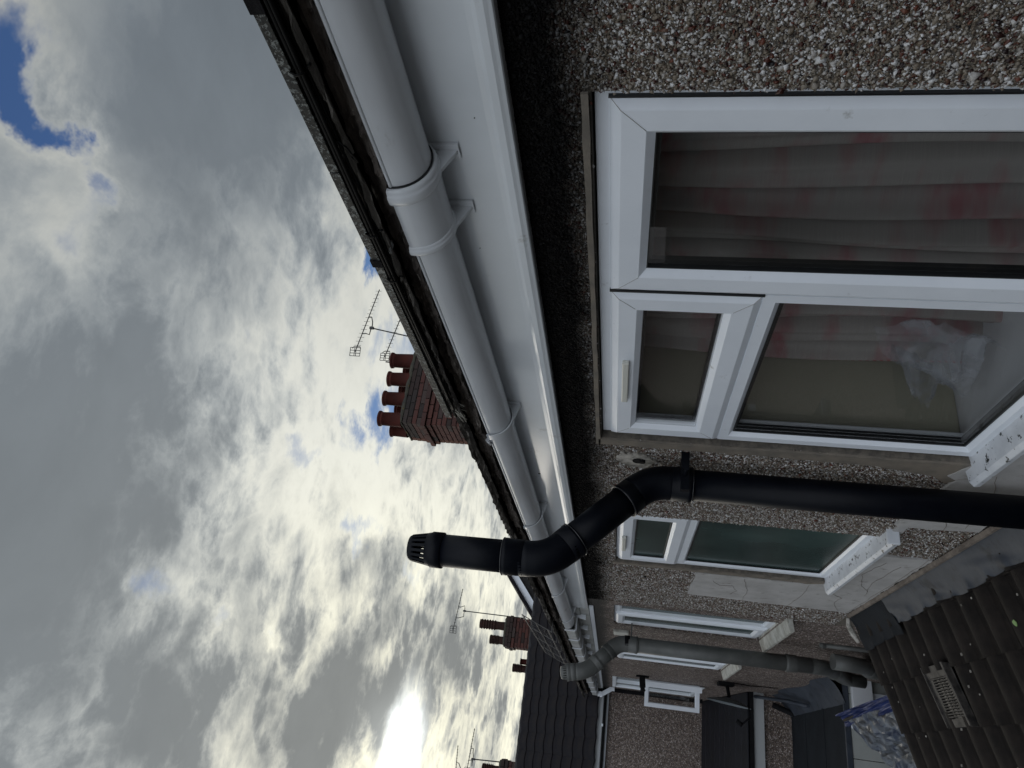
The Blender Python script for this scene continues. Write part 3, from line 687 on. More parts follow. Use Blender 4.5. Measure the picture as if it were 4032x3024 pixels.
def bracket(y, wdt=.030, tall=.09, parent=None, m=None, r=GR_R+.003):
    mb = MB(); out = half(r+.004, 20, -8, 188); inn = half(r, 20, -8, 188)[::-1]
    mb.prof([(GCX+x, z+gz(y)) for x, z in out+inn], y-wdt/2, y+wdt/2, smooth=True)
    # web running back to the fascia on the near side
    c = gz(y)
    web = [(FAX-.001, c-tall), (FAX-.001, c+.01), (GCX+r*.95, c-.006)] + [(GCX+(r+.003)*math.cos(math.radians(a)), c-(r+.003)*math.sin(math.radians(a))) for a in (10, 25, 40, 55, 70, 85, 100, 118)]
    mb.prof(web, y-wdt*.18, y+wdt*.18)
    mb.prof([(FAX-.006, c-tall), (FAX-.001, c-tall), (FAX-.001, c+.01), (FAX-.006, c+.01)], y-wdt*.55, y+wdt*.55)
    return mb.build('gutter_bracket', m or M['gutter'], parent, weld=False, bevel=0)
# union: wider clip between two collars
un = MB(); out = half(GR_R+.0065, 22, -8, 188); inn = half(GR_R+.001, 22, -8, 188)[::-1]
un.prof([(GCX+x, z+gz(1.0)) for x, z in out+inn], .925, 1.085, smooth=True); union = un.build('gutter_union', M['gutter'], H1, weld=False)
def collar(y, wd, r0, r1, parent):
    mb = MB(); h = r1-r0; pf = [(-.5, 0), (-.49, .35), (-.42, .62), (-.30, .74), (-.24, .74), (-.20, .92), (-.10, 1.), (.08, 1.), (.20, .95), (.30, .8), (.40, .55), (.46, .3), (.5, 0)]
    n = 26; vs = []; fs = []
    for a, q in pf: vs += [(GCX+x, y+a*wd, z+gz(y)) for x, z in half(r0+h*q, n, -10, 190)]
    for a in range(len(pf)-1):
        for b in range(n): p = a*(n+1)+b; fs.append((p, p+1, p+n+2, p+n+1))
    mb.add(vs, fs, True)
    mb.prof([(GCX+x, z+gz(y)) for x, z in half(r0+h*.3, 22, -10, 190)+half(r0-.0005, 22, -10, 190)[::-1]], y-wd*.48, y+wd*.48, smooth=True)
    mb.prof([(FAX-.0015, gz(y)-.098), (FAX-.0015, gz(y)+.01), (GCX+r0*.9, gz(y)-.002)] + [(GCX+(r0+.003)*math.cos(math.radians(a)), gz(y)-(r0+.003)*math.sin(math.radians(a))) for a in (15, 30, 45, 60, 75, 92, 108)], y-.004, y+.004)
    mb.prof([(FAX-.007, gz(y)-.098), (FAX-.0015, gz(y)-.098), (FAX-.0015, gz(y)+.01), (FAX-.007, gz(y)+.01)], y-.017, y+.017)
    return mb.build('union_collar', M['gutter'], parent, weld=False)
collar(.932, .044, GR_R+.002, GR_R+.0125, H1); collar(1.082, .030, GR_R+.002, GR_R+.0115, H1)
MB().prof([(GCX+x, z+gz(.905)) for x, z in half(GR_R+.0035, 22, -6, 186)+half(GR_R+.0005, 22, -6, 186)[::-1]], .9065, .9095, smooth=True).build('union_seal', M['gasket'], H1, weld=False)
for y in (.05, 2.0, 2.98, 4.45, 5.4): bracket(y, .034, .082, H1)
# square-section gutter of the adjoining house with clips
def sq(y, grow=0., top=.01):
    c = gz(5.7) - .010*(y-5.7)
    a, b = .842-grow, .952; zb = c-.070-grow
    o = [(a, c+top), (a, zb+.012), (a+.012, zb), (b-.012, zb), (b, zb+.012), (b, c+top)]
    i = [(b-.004, c+top), (b-.004, zb+.014), (b-.014, zb+.004), (a+.014, zb+.004), (a+.004, zb+.014), (a+.004, c+top)]
    return o+i
MB().prof(sq(5.72), 5.72, 12.0, dz=-.0628, n=4).build('gutter', M['oldgutter'] if 0 else mat('dull_square_gutter', (.46, .47, .47), .45, .4, (.30, .31, .30), 8, .05, 50), H2)
for y in (5.74, 6.25, 6.75, 7.3, 7.85, 8.5, 9.2, 9.9, 10.6, 11.3):
    mb = MB().prof([(x, z) for x, z in sq(y, .006, .016)], y-.022, y+.022); mb.prof([(.93, gz(5.7)-.14), (.964, gz(5.7)-.14), (.964, gz(5.7)), (.952, gz(5.7))], y-.018, y+.018)
    mb.build('gutter_bracket', M['upvc'], H2)
# silicone blobs at bracket 3
sb = MB(); sb.tube([(GCX-GR_R-.006, 2.02, gz(2)+.012), (GCX-GR_R-.004, 2.055, gz(2)+.006)], .006, 7); sb.build('sealant_blob', M['gutter'], H1)

# ------------------------------------------------------------------ roof of the terrace, seen edge on from below
T30 = math.tan(math.radians(30)); C30 = math.cos(math.radians(30)); S30 = .5
def roof_slab(par, y0, y1):
    zb = .492; s = [(.90, zb+.03), (4.6, zb+.03+3.7*T30), (8.3, zb+.03), (8.3, zb-.1), (4.6, zb-.1+3.7*T30), (.90, zb-.1)]
    MB().prof(s, y0, y1).build('roof', M['slatedark'], par)
roof_slab(H1, -3.0, 5.42); roof_slab(H2, 5.421, 12.9)
def rough_strip(y0, y1, x0, x1, za, zb, name, m, par, step=.02, ax=.006, az=.006, seedf=1.):
    """ragged ledge: noise displaced box running along the eaves"""
    n = int((y1-y0)/step); vs = []; fs = []; K = 8
    r = [random.random()*6 for _ in range(6)]
    for i in range(n+1):
        y = y0+(y1-y0)*i/n
        w1_ = math.sin(y*23+r[0])*.7+math.sin(y*57+r[1])*.4+random.uniform(-.5, .5)
        w2_ = math.sin(y*19+r[2])*.4+math.sin(y*71+r[3])*.3+random.uniform(-.5, .5)
        w3_ = math.sin(y*31+r[4])*.5+random.uniform(-.6, .6)
        h = zb-za
        for x, z in ((x0+ax*w1_, za+az*w2_*.6), (x0+ax*w2_-.003, za+h*.25+az*w3_*.3), (x0+ax*w3_+.002, za+h*.5), (x0+ax*w1_*.8-.002, za+h*.75+az*w1_*.3), (x0+ax*w2_*.8, zb+az*w1_*.5), (x1, zb+.01), (x1, za+.008), (x0+(x1-x0)*.4, za+az*w3_*.8)): vs.append((x, y, z))
    for i in range(n):
        for j in range(K): a = i*K+j; b = i*K+(j+1) % K; fs.append((a, b, b+K, a+K))
    mb = MB().add(vs, fs); mb.add(vs[:K], [tuple(range(K))]); mb.add(vs[-K:], [tuple(range(K))[::-1]])
    return mb.build(name, m, par, weld=False)
rough_strip(-2.5, 5.42, .846, .93, .449, .480, 'eaves_mortar', M['eavebed'], H1, .012, .008, .007)
rough_strip(5.43, 12.2, .862, .93, .430, .472, 'eaves_mortar', M['eavebed'], H2, .03, .008, .007)
# eaves tiles, each a slab of its own with split, layered edges
def eaves_tile(y0, y1, lift, par):
    n = 22; K = 10; vs = []; fs = []
    sk = random.uniform(-.004, .004); x0 = .800+random.uniform(-.004, .004)
    lay = [random.uniform(-.004, .004) for _ in range(4)]
    ph = [random.random()*6 for _ in range(4)]
    for i in range(n+1):
        q = i/n; y = y0+(y1-y0)*q
        a = .467+lift+sk*q
        wv = lambda k, am: am*(math.sin(y*37+ph[k])*.5+math.sin(y*93+ph[k]*2)*.4+random.uniform(-.5, .5))
        L = .30
        pts = [(x0+.004+wv(0, .005)+lay[0], a+wv(1, .0020)), (x0+wv(1, .006)+lay[1]-.004, a+.005+wv(2, .0012)), (x0+.006+wv(2, .004), a+.0065), (x0+wv(3, .006)+lay[2], a+.0115+wv(0, .001)),
               (x0+.007+wv(0, .003), a+.013), (x0+wv(2, .006)+lay[3]-.002, a+.0215+wv(3, .0025)), (x0+.012, a+.0255+wv(1, .002)), (x0+L*C30, a+.0255+L*S30), (x0+L*C30+.01, a+L*S30), (x0+.05+wv(1, .003), a+.027+wv(2, .002))]
        vs += [(px, y, pz) for px, pz in pts]
    for i in range(n):
        for j in range(K): p = i*K+j; b = i*K+(j+1) % K; fs.append((p, b, b+K, p+K))
    mb = MB().add(vs, fs); mb.add(vs[:K], [tuple(range(K))]); mb.add(vs[-K:], [tuple(range(K))[::-1]])
    return mb.build('roof_tile', M['slate'], par, weld=False)
y = -.9; k = 0
edges = [-.9, -.56, -.22, .12, .46, .80, 1.14, 1.48, 1.80, 2.14, 2.50, 3.02, 3.42, 3.80, 4.30, 4.70, 5.06, 5.42]
lifts = [0, .003, -.002, .004, 0, .002, -.002, .001, .003, 0.0, .005, -.003, .004, .006, -.002, .003, .005]
for a, b, l in zip(edges, edges[1:], lifts): eaves_tile(a+.002, b-.002, l*(.9 if a < 1.8 else 1.5), H1)
y = 5.43
while y < 12.0:
    b = min(y + random.uniform(.33, .42), 12.15); eaves_tile(y, b-.004, random.uniform(-.003, .006), H2); y = b
# lichen-spotted strip and cables lying on the near tiles
st = thing('metal_strip', 'long lichen-spotted grey metal strip lying along the roof edge above the gutter', 'metal strip', (.80, .3, .50))
sgm = [-.9, .525, .83, 1.07, 1.79]
for a, b in zip(sgm, sgm[1:]):
    j = random.uniform(-.001, .001)
    MB().prof([(.797+j, .4985), (.797+j, .5165), (.815, .5185), (.815, .4995)], a+.001, b-.001, dz=.004 if a > .9 else 0).build('segment', M['strip'], st, bevel=.0012)
for yy in (.535, 1.075): MB().box(.7945, .818, yy-.011, yy+.011, .4965, .5195).build('joint_sleeve', M['slatedark'], st, bevel=.001)
cb = thing('cable_bundle', 'black cables tied together under the lichen-spotted strip on the roof edge', 'cable', (.80, .3, .49))
for (dx, dz, r, e) in ((.0, .0, .0042, 1.78), (-.003, -.0068, .0036, 1.72), (.006, .0055, .0032, 1.77), (.004, -.011, .0026, 1.70)):
    pts = [(.797+dx+.0012*math.sin(yy*5+dx*900), yy, .4895+dz+.0010*math.sin(yy*7+dz*700)) for yy in [(-.9+(e+.9)*i/60) for i in range(61)]]
    MB().tube(pts, r, 8).build('cable', M['cable'], cb)
for yy in (.63, .98, 1.12): MB().tube([(.789, yy, .476), (.787, yy+.003, .490), (.795, yy+.004, .501), (.806, yy, .490), (.80, yy, .474), (.792, yy-.012, .464)], .0022, 6).build('cable_tie', M['cable'], cb)
MB().tube([(.80, .76, .482), (.796, .775, .466), (.80, .81, .460), (.806, .80, .472)], .0016, 6).build('loose_end', M['cable'], cb)
tag(MB().box(.802, .824, 1.035, 1.050, .4715, .4775).build('metal_clip', M['bolt'], bevel=.001), 'small bare metal clip sticking out of the gap under the eaves tiles', 'clip')
fr = MB()
for i in range(16):
    yy = 1.70+random.random()*.09; fr.tube([(.80+random.uniform(-.005, .015), yy, .478+random.uniform(-.006, .01)), (.797+random.uniform(-.01, .02), yy+random.uniform(.02, .06), .470+random.uniform(-.015, .012))], .0016, 5)
tag(fr.build('frayed_string', mat('frayed_fibre', (.30, .29, .25), .9)), 'frayed pale string tangled at the end of the metal strip', 'string')

# ------------------------------------------------------------------ chimneys
def brick_mesh(name, L, W, H, mm='brick'):
    me = bpy.data.meshes.new(name); bm = bmesh.new(); bmesh.ops.create_cube(bm, size=1)
    for v in bm.verts: v.co = Vector((v.co.x*L, v.co.y*W, v.co.z*H)) + Vector([random.uniform(-.0015, .0015) for _ in range(3)])
    bmesh.ops.bevel(bm, geom=bm.edges[:], offset=.004, segments=1, affect='EDGES'); bm.to_mesh(me); bm.free(); me.materials.append(M[mm]); return me
def chimney(par, x0, x1, y0, y1, z0, z1, oversail, pots, flaunch=.09, faces='SW', seed=1, limit=300, nm='chimney'):
    """x0..x1, y0..y1 shaft, z0..z1; oversail = {course index from the top: projection}"""
    rs = random.Random(seed)
    pb = Vector(parent_base(par))
    core = MB().box(x0+.012, x1-.012, y0+.012, y1-.012, z0, z1); ch = core.build(nm, M['bricklime'], par)
    sx = brick_mesh('brick', .215, .1025, .065); hx = brick_mesh('brick', .1025, .1025, .065)
    sy = brick_mesh('brick', .1025, .215, .065); sx2 = brick_mesh('brick', .215, .1025, .065, 'sooty'); sy2 = brick_mesh('brick', .1025, .215, .065, 'sooty')
    n = int(round((z1-z0)/.075)); cnt = 0; rest = MB()
    for c in range(n):
        z = z1 - .0375 - c*.075; o = oversail.get(c, 0.)
        off = .1125 if c % 2 else 0.
        for side in 'SWNE':
            if side in 'SN':
                a, b = x0-o, x1+o; fix = (y0-o+.051) if side == 'S' else (y1+o-.051)
            else:
                a, b = y0-o+.105, y1+o-.105; fix = (x0-o+.051) if side == 'W' else (x1+o-.051)
            p = a - off
            while p < b-.02:
                s0, s1 = max(p, a), min(p+.215, b)
                if s1-s0 > .04:
                    mid = (s0+s1)/2; sc = (s1-s0)/.215; jx = rs.uniform(-.003, .003)
                    if side in faces and cnt < limit:
                        me = (sx if side in 'SN' else sy) if c > 1 and cnt % 13 else (sx2 if side in 'SN' else sy2)
                        loc = Vector((mid, fix+jx, z)) if side in 'SN' else Vector((fix+jx, mid, z))
                        b_ = link('brick', me, ch, loc - pb); b_.scale = (sc, 1, 1) if side in 'SN' else (1, sc, 1); cnt += 1
                    else:
                        if side in 'SN': rest.box(s0, s1, fix-.051, fix+.051, z-.0325, z+.0325)
                        else: rest.box(fix-.051, fix+.051, s0, s1, z-.0325, z+.0325)
                p += .225
    if rest.v: rest.build('brick_courses', M['brickdark'], ch, kind='stuff')
    # mortar flaunching
    fl = MB(); e = .005
    ring0 = [(x0-e, y0-e), (x1+e, y0-e), (x1+e, y1+e), (x0-e, y1+e)]; r0 = jitter_outline(ring0, .07, .012)
    cx, cy = (x0+x1)/2, (y0+y1)/2; k = len(r0)
    vs = [(a, b, z1) for a, b in r0] + [(a, b, z1+flaunch*.35+rs.uniform(-.012, .012)) for a, b in r0] + [(cx+(a-cx)*.82, cy+(b-cy)*.82, z1+flaunch+rs.uniform(-.012, .012)) for a, b in r0]
    fl.add(vs, [(i, (i+1) % k, (i+1) % k+k, i+k) for i in range(k)] + [(i+k, (i+1) % k+k, (i+1) % k+2*k, i+2*k) for i in range(k)] + [tuple(range(2*k, 3*k))])
    fl.build('flaunching', M['flaunch'], ch)
    for (px, py, r, h, kind) in pots:
        zt = z1+flaunch*.6; mb = MB()
        if kind == 'plain':
            pr = [(0, r*.92), (h*.9, r*.84), (h*.92, r*.97), (h, r*1.0), (h*1.01, r*.93)]
        else:
            pr = [(0, r*1.05), (h*.3, r*.95), (h*.35, r)]
            for q in range(6): zq = h*(.40+.1*q); pr += [(zq, r*.98), (zq+h*.02, r*1.18), (zq+h*.05, r*1.18), (zq+h*.07, r*.98)]
            pr += [(h, r*1.1)]
        for ri in (pr,): mb.tube([(px, py, zt+a) for a, _ in ri], 0, 22, False, radii=[b for _, b in ri])
        mb.tube([(px, py, zt+h*1.01), (px, py, zt+h*.5)], 0, 22, True, radii=[pr[-1][1], r*.7])
        mb.build('chimney_pot', M['potred'] if kind == 'plain' else M['potdark'], ch)
    return ch
pots = [(4.07, 9.34, .120, .33, 'plain'), (4.41, 9.34, .120, .33, 'plain'), (4.745, 9.34, .122, .33, 'plain'), (5.07, 9.34, .128, .35, 'plain')] + \
       [(4.05, 9.70, .112, .24, 'plain'), (4.40, 9.70, .112, .24, 'plain'), (4.74, 9.70, .112, .24, 'plain'), (5.08, 9.70, .112, .24, 'plain')]
pots = [(a, b, r, h+.03, k_) for a, b, r, h, k_ in pots]
CH1 = chimney(H2, 3.97, 5.22, 9.2, 9.87, 1.90, 3.325, {0: -.004, 1: 0, 2: .0, 3: .012, 4: .050, 5: .022}, pots, flaunch=.07, seed=3)
CH1['label'] = 'broad red brick chimney stack with eight terracotta pots'

# ------------------------------------------------------------------ aerials
def aerial(label, base, top, boom0, boom1, n_el, el, grid, grp, up=Vector((0, 0, 1)), r=.011, loop=True):
    base, top, a, b = map(Vector, (base, top, boom0, boom1))
    t = thing('television_aerial', label, 'aerial', tuple(base), grp)
    MB().tube([base, base.lerp(top, .5), top], r, 8).build('mast', M['aerial'], t)
    MB().tube([a, b], .008, 6).build('boom', M['aerial'], t)
    d = (b-a).normalized()
    for i in range(n_el):
        p = a.lerp(b, (i+1.6)/(n_el+1)); e = el*(1-.25*i/n_el)
        MB().tube([p-up*e, p+up*e], .0030, 5).build('director', M['aerial'], t)
    if grid:
        side = d.cross(up).normalized(); h, w_ = grid; mb = MB()
        bk = (side*.25 + d*.95 + up*.12).normalized()
        for q in (-1, -.33, .33, 1): mb.tube([a+bk*w_*q - up*h, a+bk*w_*q + up*h], .0055, 5)
        for q in (-1, -.15, .15, 1): mb.tube([a-bk*w_ + up*h*q, a+bk*w_ + up*h*q], .0055, 5)
        mb.build('reflector', M['aerial'], t)
        c = a+d*.06; MB().tube([c+up*.07, c+up*.05+d*.04, c-up*.05+d*.04, c-up*.07], .006, 6).build('dipole', M['aerial'], t)
    if loop:
        p = a.lerp(b, .28); q = a.lerp(b, .55); dn = top
        MB().tube([p, p-up*.06+d*.01, dn-d*.13-up*.01, dn-d*.04, dn, dn+d*.05, dn+d*.12+up*.02, q-up*.05, q], .009, 7).build('cradle', M['aerial'], t)
        MB().box(dn.x-.02, dn.x+.02, dn.y-.02, dn.y+.02, dn.z-.04, dn.z+.03).build('clamp', M['aerial'], t, bevel=.004)
    return t
aerial('larger of the two aerials above the broad chimney, on its own bent mast', (5.42, 9.5, 2.6), (5.74, 9.5, 4.29), (5.28, 9.5, 4.46), (6.50, 9.5, 4.32), 15, .058, (.085, .07), 'aerials on the chimneys')
aerial('lower aerial beside the rightmost pots of the broad chimney', (5.14, 9.6, 3.3), (5.18, 9.6, 3.95), (5.27, 9.6, 3.985), (6.12, 9.6, 3.86), 11, .045, (.075, .06), 'aerials on the chimneys', loop=False)

# ------------------------------------------------------------------ soil vent pipe (black)
def bend_pts(a, b, c, r=.09, n=7):
    a, b, c = map(Vector, (a, b, c)); u = (a-b).normalized()*r; v = (c-b).normalized()*r
    return [(b+u)*(1-t)**2 + b*2*t*(1-t) + (b+v)*t*t for t in [i/n for i in range(n+1)]]
def collar_at(p, d, r, L, m, parent, name='collar', lip=True):
    p = Vector(p); d = Vector(d).normalized(); mb = MB()
    pr = [(-L/2, r), (-L/2+.003, r+.0055), (L*.22, r+.0055), (L*.28, r+.0075), (L/2-.003, r+.0075), (L/2, r+.001)]
    mb.tube([p+d*a for a, _ in pr], 0, 32, False, radii=[b for _, b in pr]); o = mb.build(name, m, parent)
    e = p+d*(L/2-.001); u = d.cross(Vector((.3, .5, .8))).normalized(); v = d.cross(u); rr = r+.0072; lp = MB(); n = 40
    lp.tube([e+(u*math.cos(2*math.pi*i/n)+v*math.sin(2*math.pi*i/n))*rr for i in range(n+1)], .0017, 6)
    lp.build('collar_lip', M['lip'] if m is M['black'] else m, o); return o
def pipe_set(label, low, bend1, bend2, top, r, m, cap, grp=None, m2=None):
    low, bend1, bend2, top = map(Vector, (low, bend1, bend2, top))
    t = thing('soil_vent_pipe', label, 'drain pipe', tuple(low), grp)
    e1 = bend_pts(low, bend1, bend2, .065); e2 = bend_pts(bend1, bend2, top, .065)
    MB().tube([low, e1[0]+ (low-bend1).normalized()*-.0], r, 36).build('lower_pipe', m, t)
    MB().tube([e1[-1], e2[0]], r, 36).build('offset_pipe', m, t)
    MB().tube([e2[-1], top], r, 36).build('vent_pipe', m, t)
    for e, nm in ((e1, 'elbow'), (e2, 'elbow')):
        MB().tube([e[0]+(e[0]-e[1]).normalized()*.03]+e+[e[-1]+(e[-1]-e[-2]).normalized()*.03], r+.0045, 36).build(nm, m, t)
    d0 = (bend1-low).normalized(); d1 = (bend2-bend1).normalized(); d2 = (top-bend2).normalized()
    collar_at(e1[0]-d0*.045, -d0, r, .075, m, t); collar_at(e1[-1]+d1*.035, d1, r, .05, m, t)
    collar_at(e2[0]-d1*.03, -d1, r, .05, m, t); collar_at(e2[-1]+d2*.05, d2, r, .075, m, t)
    if cap:
        mb = MB(); z0 = top; up = d2
        pr = [(-.045, r+.001), (-.042, r+.006), (-.004, r+.006), (.0, r+.003), (.012, r+.0005), (.0125, r-.006)]
        mb.tube([z0+up*a for a, _ in pr], 0, 36, False, radii=[b for _, b in pr])
        # slotted cage: ribs between a foot ring and a domed top
        h = .062; r0, r1 = r+.001, r*.84; n = 18
        u = up.cross(Vector((1, 0, 0))).normalized(); v = up.cross(u)
        for i in range(n):
            a = 2*math.pi*i/n; dr = u*math.cos(a)+v*math.sin(a); tg = up.cross(dr)
            p0 = z0+up*.010+dr*(r0-.004); p1 = z0+up*h+dr*(r1-.003)
            mb.obox((p0+p1)/2, p1-p0, tg, dr, (p1-p0).length/2, .0046, .003)
        pr = [(h-.0126, r1-.006), (h-.012, r1+.002), (h+.006, r1-.001), (h+.014, r1*.86), (h+.018, r1*.5), (h+.019, .001)]
        mb.tube([z0+up*a for a, _ in pr], 0, 36, False, radii=[b for _, b in pr])
        mb.build('vent_cowl', m, t, weld=False)
    return t, d0
S1, _ = pipe_set('black soil vent pipe with slotted cowl cranked out past the white gutter', (.895, 2.46, -1.62), (.892, 2.44, -.075), (.562, 2.375, .250), (.560, 2.38, .655), .055, M['black'], True)
bk = MB(); bk.box(.845, .985, 2.360, 2.385, -.205, -.178); bk.tube([(.9, 2.35, -.19), (.9, 2.30, -.19)], .010, 8)
bk.tube([(.893, 2.443, -.205), (.893, 2.443, -.175)], .0605, 32); bk.box(.89, .99, 2.43, 2.455, -.20, -.18); bk.build('pipe_clip', M['black'], S1, bevel=0, weld=False)
sr = MB()
for p, d in (((.892-.245*.33/.46*1.0, 2.44-.035, .135), (-.33, -.065, .325)),): sr.tube([Vector(p), Vector(p)+Vector(d)*.004], .0604, 32)

# grey pipe of the adjoining house
S2, _ = pipe_set('grey soil vent pipe with black tape at its bend on the adjoining wall', (.825, 6.00, -1.45), (.822, 5.99, .0), (.582, 5.95, .235), (.560, 5.95, .355), .058, M['grey'], True)
MB().tube([(.825, 6.0, -1.40), (.828, 6.04, -1.50), (.845, 6.20, -1.62), (.880, 6.62, -1.80), (.905, 7.0, -1.93), (.93, 7.32, -2.05), (.935, 7.40, -2.11), (.935, 7.42, -2.25)], .058, 28).build('foot_bend', M['grey'], S2)
collar_at((.825, 6.0, -1.30), (0, 0, 1), .058, .08, M['grey'], S2); collar_at((.862, 6.42, -1.715), (.09, .85, -.35), .058, .05, M['grey'], S2)
MB().tube([(.824, 5.992, -.085), (.823, 5.991, -.045)], .064, 24).build('tape_wrap', M['blackmatt'], S2)
MB().box(.82, .985, 5.985, 6.005, -.10, -.09).build('pipe_clip', M['grey'], S2)
mb = MB().tube([(.87, 5.98, -1.60), (.87, 6.0, -1.72), (.88, 6.12, -1.86), (.905, 6.5, -2.02), (.915, 6.56, -2.2)], .058, 26)
t_ = thing('waste_pipe', 'short fat grey waste pipe elbow above the flat felt roof', 'drain pipe', (.9, 6.3, -2.0)); mb.build('elbow', M['grey'], t_); collar_at((.898, 6.36, -1.965), (.05, .8, -.35), .058, .09, M['grey'], t_)
mb = MB().tube([(.968, 5.90, -1.49), (.968, 5.90, -2.0)], .018, 14); t_ = thing('overflow_pipe', 'thin grey waste pipe rising on the wall behind the tiled roof', 'drain pipe', (.968, 5.9, -2.0)); mb.build('pipe', M['grey'], t_); collar_at((.968, 5.90, -1.52), (0, 0, 1), .018, .03, M['grey'], t_)
ab = thing('junction_box', 'small cream junction box beside the grey drain pipe', 'junction box', (.97, 6.48, 0)); MB().box(.955, .982, 6.36, 6.50, -.075, .045).build('lid', bpy.data.materials['ivory_vent_cover'], ab, bevel=.004); MB().box(.96, .983, 6.35, 6.51, -.08, .05).build('back_box', M['stonesill'], ab, bevel=.003)

# wire guard lying on the roof edge
wg = thing('wire_guard', 'rusty wire basket guard lying on the roof edge behind the grey vent', 'wire basket', (.8, 6.2, .45))
mb = MB()
def wbar(p, q, r=.0035): mb.tube([p, q], r, 6)
Y0, Y1 = 5.25, 7.3
for yy in (5.25, 5.75, 6.3, 6.85, 7.3): wbar((.74, yy, .47), (.74+.10, yy+.03, .70)); wbar((.74, yy, .47), (.90, yy, .47))
wbar((.755, Y0, .50), (.755, Y1, .50)); wbar((.835, Y0, .69), (.835, Y1, .69)); wbar((.79, Y0, .59), (.79, Y1, .59), .003)
for i in range(16): yy = Y0+(Y1-Y0)*i/15; wbar((.75, yy, .49), (.838, yy+.02, .70), .0008)
for i in range(5): q = i/4; wbar((.75+.088*q, Y0, .49+.21*q), (.75+.088*q, Y1, .49+.21*q), .0008)
mb.build('wire_frame', M['wire'], wg, weld=False)

# ------------------------------------------------------------------ wing across the end
WG = thing('end_wing_house', 'far house standing across the end of the terrace with dark tiled roof', 'house', (-2, 13, GR))
MB().box(-7, .984, 12.30, 12.5, GR, .20).build('wall', M['pebble'], WG)
MB().box(.985+.27, 9, 12.95, 13.1, GR, .5).build('wall', M['pebble'], WG)
MB().box(-7, .98, 12.275, 12.299, .10, .215).build('fascia_board', M['upvc'], WG, bevel=.002)
gsec = [(12.272, .262), (12.272, .185), (12.258, .17), (12.205, .17), (12.19, .185), (12.19, .262), (12.194, .262), (12.194, .188), (12.207, .175), (12.256, .175), (12.268, .188), (12.268, .262)]
MB().profx(gsec, -7, .86).build('gutter', mat('grey_white_gutter', (.42, .44, .45), .4), WG)
for xx in (-3.2, -2.4, -1.6, -.9, -.2, .45): MB().box(xx-.02, xx+.02, 12.184, 12.276, .165, .19).build('gutter_bracket', M['upvc'], WG)
PW = math.atan2(1.71-.27, 14.55-12.15)
cw, sw = math.cos(PW), math.sin(PW)
MB().profx([(12.2, .235), (14.55, .235+2.35*sw/cw), (17.4, .1), (17.4, 0), (14.55, .13+2.35*sw/cw), (12.2, .13)], -7, 5.0).build('roof', M['slatedark'], WG)
def tile_mesh(name, w_, l_, t_, m, camber=.012):
    me = bpy.data.meshes.new(name); bm = bmesh.new(); n = 4
    top = [bm.verts.new(((i/n-.5)*w_, y_, t_*(1 if y_ < 0 else .9) + camber*math.sin(math.pi*i/n))) for y_ in (-l_/2, l_/2) for i in range(n+1)]
    bot = [bm.verts.new((v.co.x, v.co.y, v.co.z-t_)) for v in top]
    for i in range(n): bm.faces.new((top[i], top[i+1], top[i+n+2], top[i+n+1])); bm.faces.new((bot[i], bot[i+n+1], bot[i+n+2], bot[i+1])); bm.faces.new((top[i], bot[i], bot[i+1], top[i+1]))
    bm.faces.new((top[0], top[n+1], bot[n+1], bot[0])); bm.faces.new((top[n], bot[n], bot[2*n+1], top[2*n+1]))
    bm.to_mesh(me); bm.free(); me.materials.append(m); return me
wt = tile_mesh('roof_tile', .299, .42, .016, M['wingtile'], .020)
rf = [o for o in WG.children if o.name.startswith('roof')][0]
basew = Vector(parent_base(WG)); nt_ = 0
rows = 8; gauge = (2.40/cw)/rows
for rI in range(rows):
    for cI in range(-6, 12):
        xx = -1.1 + .30*(cI+6)
        if xx > 3.9: continue
        s_along = gauge*(rI+.5); yy = 12.14+s_along*cw; zz = .245+s_along*sw+.012
        if nt_ >= 290: continue
        o = link('roof_tile', wt, rf, Vector((xx, yy, zz))-basew); o.rotation_euler = (PW-.045+random.uniform(-.004, .004), random.uniform(-.006, .006), 0); nt_ += 1
ext = MB()
for rI in range(rows):
    for cI in range(12): xx = -1.4-.30*cI; s_along = gauge*(rI+.5); ext.obox((xx, 12.14+s_along*cw, .262+s_along*sw), (1, 0, 0), (0, math.cos(PW-.045), math.sin(PW-.045)), (0, -math.sin(PW), math.cos(PW)), .147, .2, .01)
ext.build('roof_tile_field', M['wingtile'], rf, kind='stuff')
for i in range(24):
    xx = -2.2+.3*i
    MB().tube([(xx, 14.55, .235+2.35*sw/cw+.0), (xx+.296, 14.55, .235+2.35*sw/cw+.0)], .085, 12).build('ridge_tile', M['ridge'], WG)
# white square downpipe with offset at the corner
dp = MB().obox((.90, 11.93, .155), (.55, 0, -.83), (0, 1, 0), (.83, 0, .55), .10, .032, .032); dp.box(.83, .90, 11.89, 11.96, .20, .27); dp.box(.93, .982, 11.90, 11.96, .02, .10)
t_ = thing('downpipe', 'white square downpipe offset at the corner of the end wing', 'downpipe', (.93, 11.9, 0)); dp.build('offset', M['upvc'], t_, bevel=.003)
MB().box(.925, .98, 12.0, 12.055, -1.3, .05).build('pipe', M['blackmatt'], t_, bevel=.003)

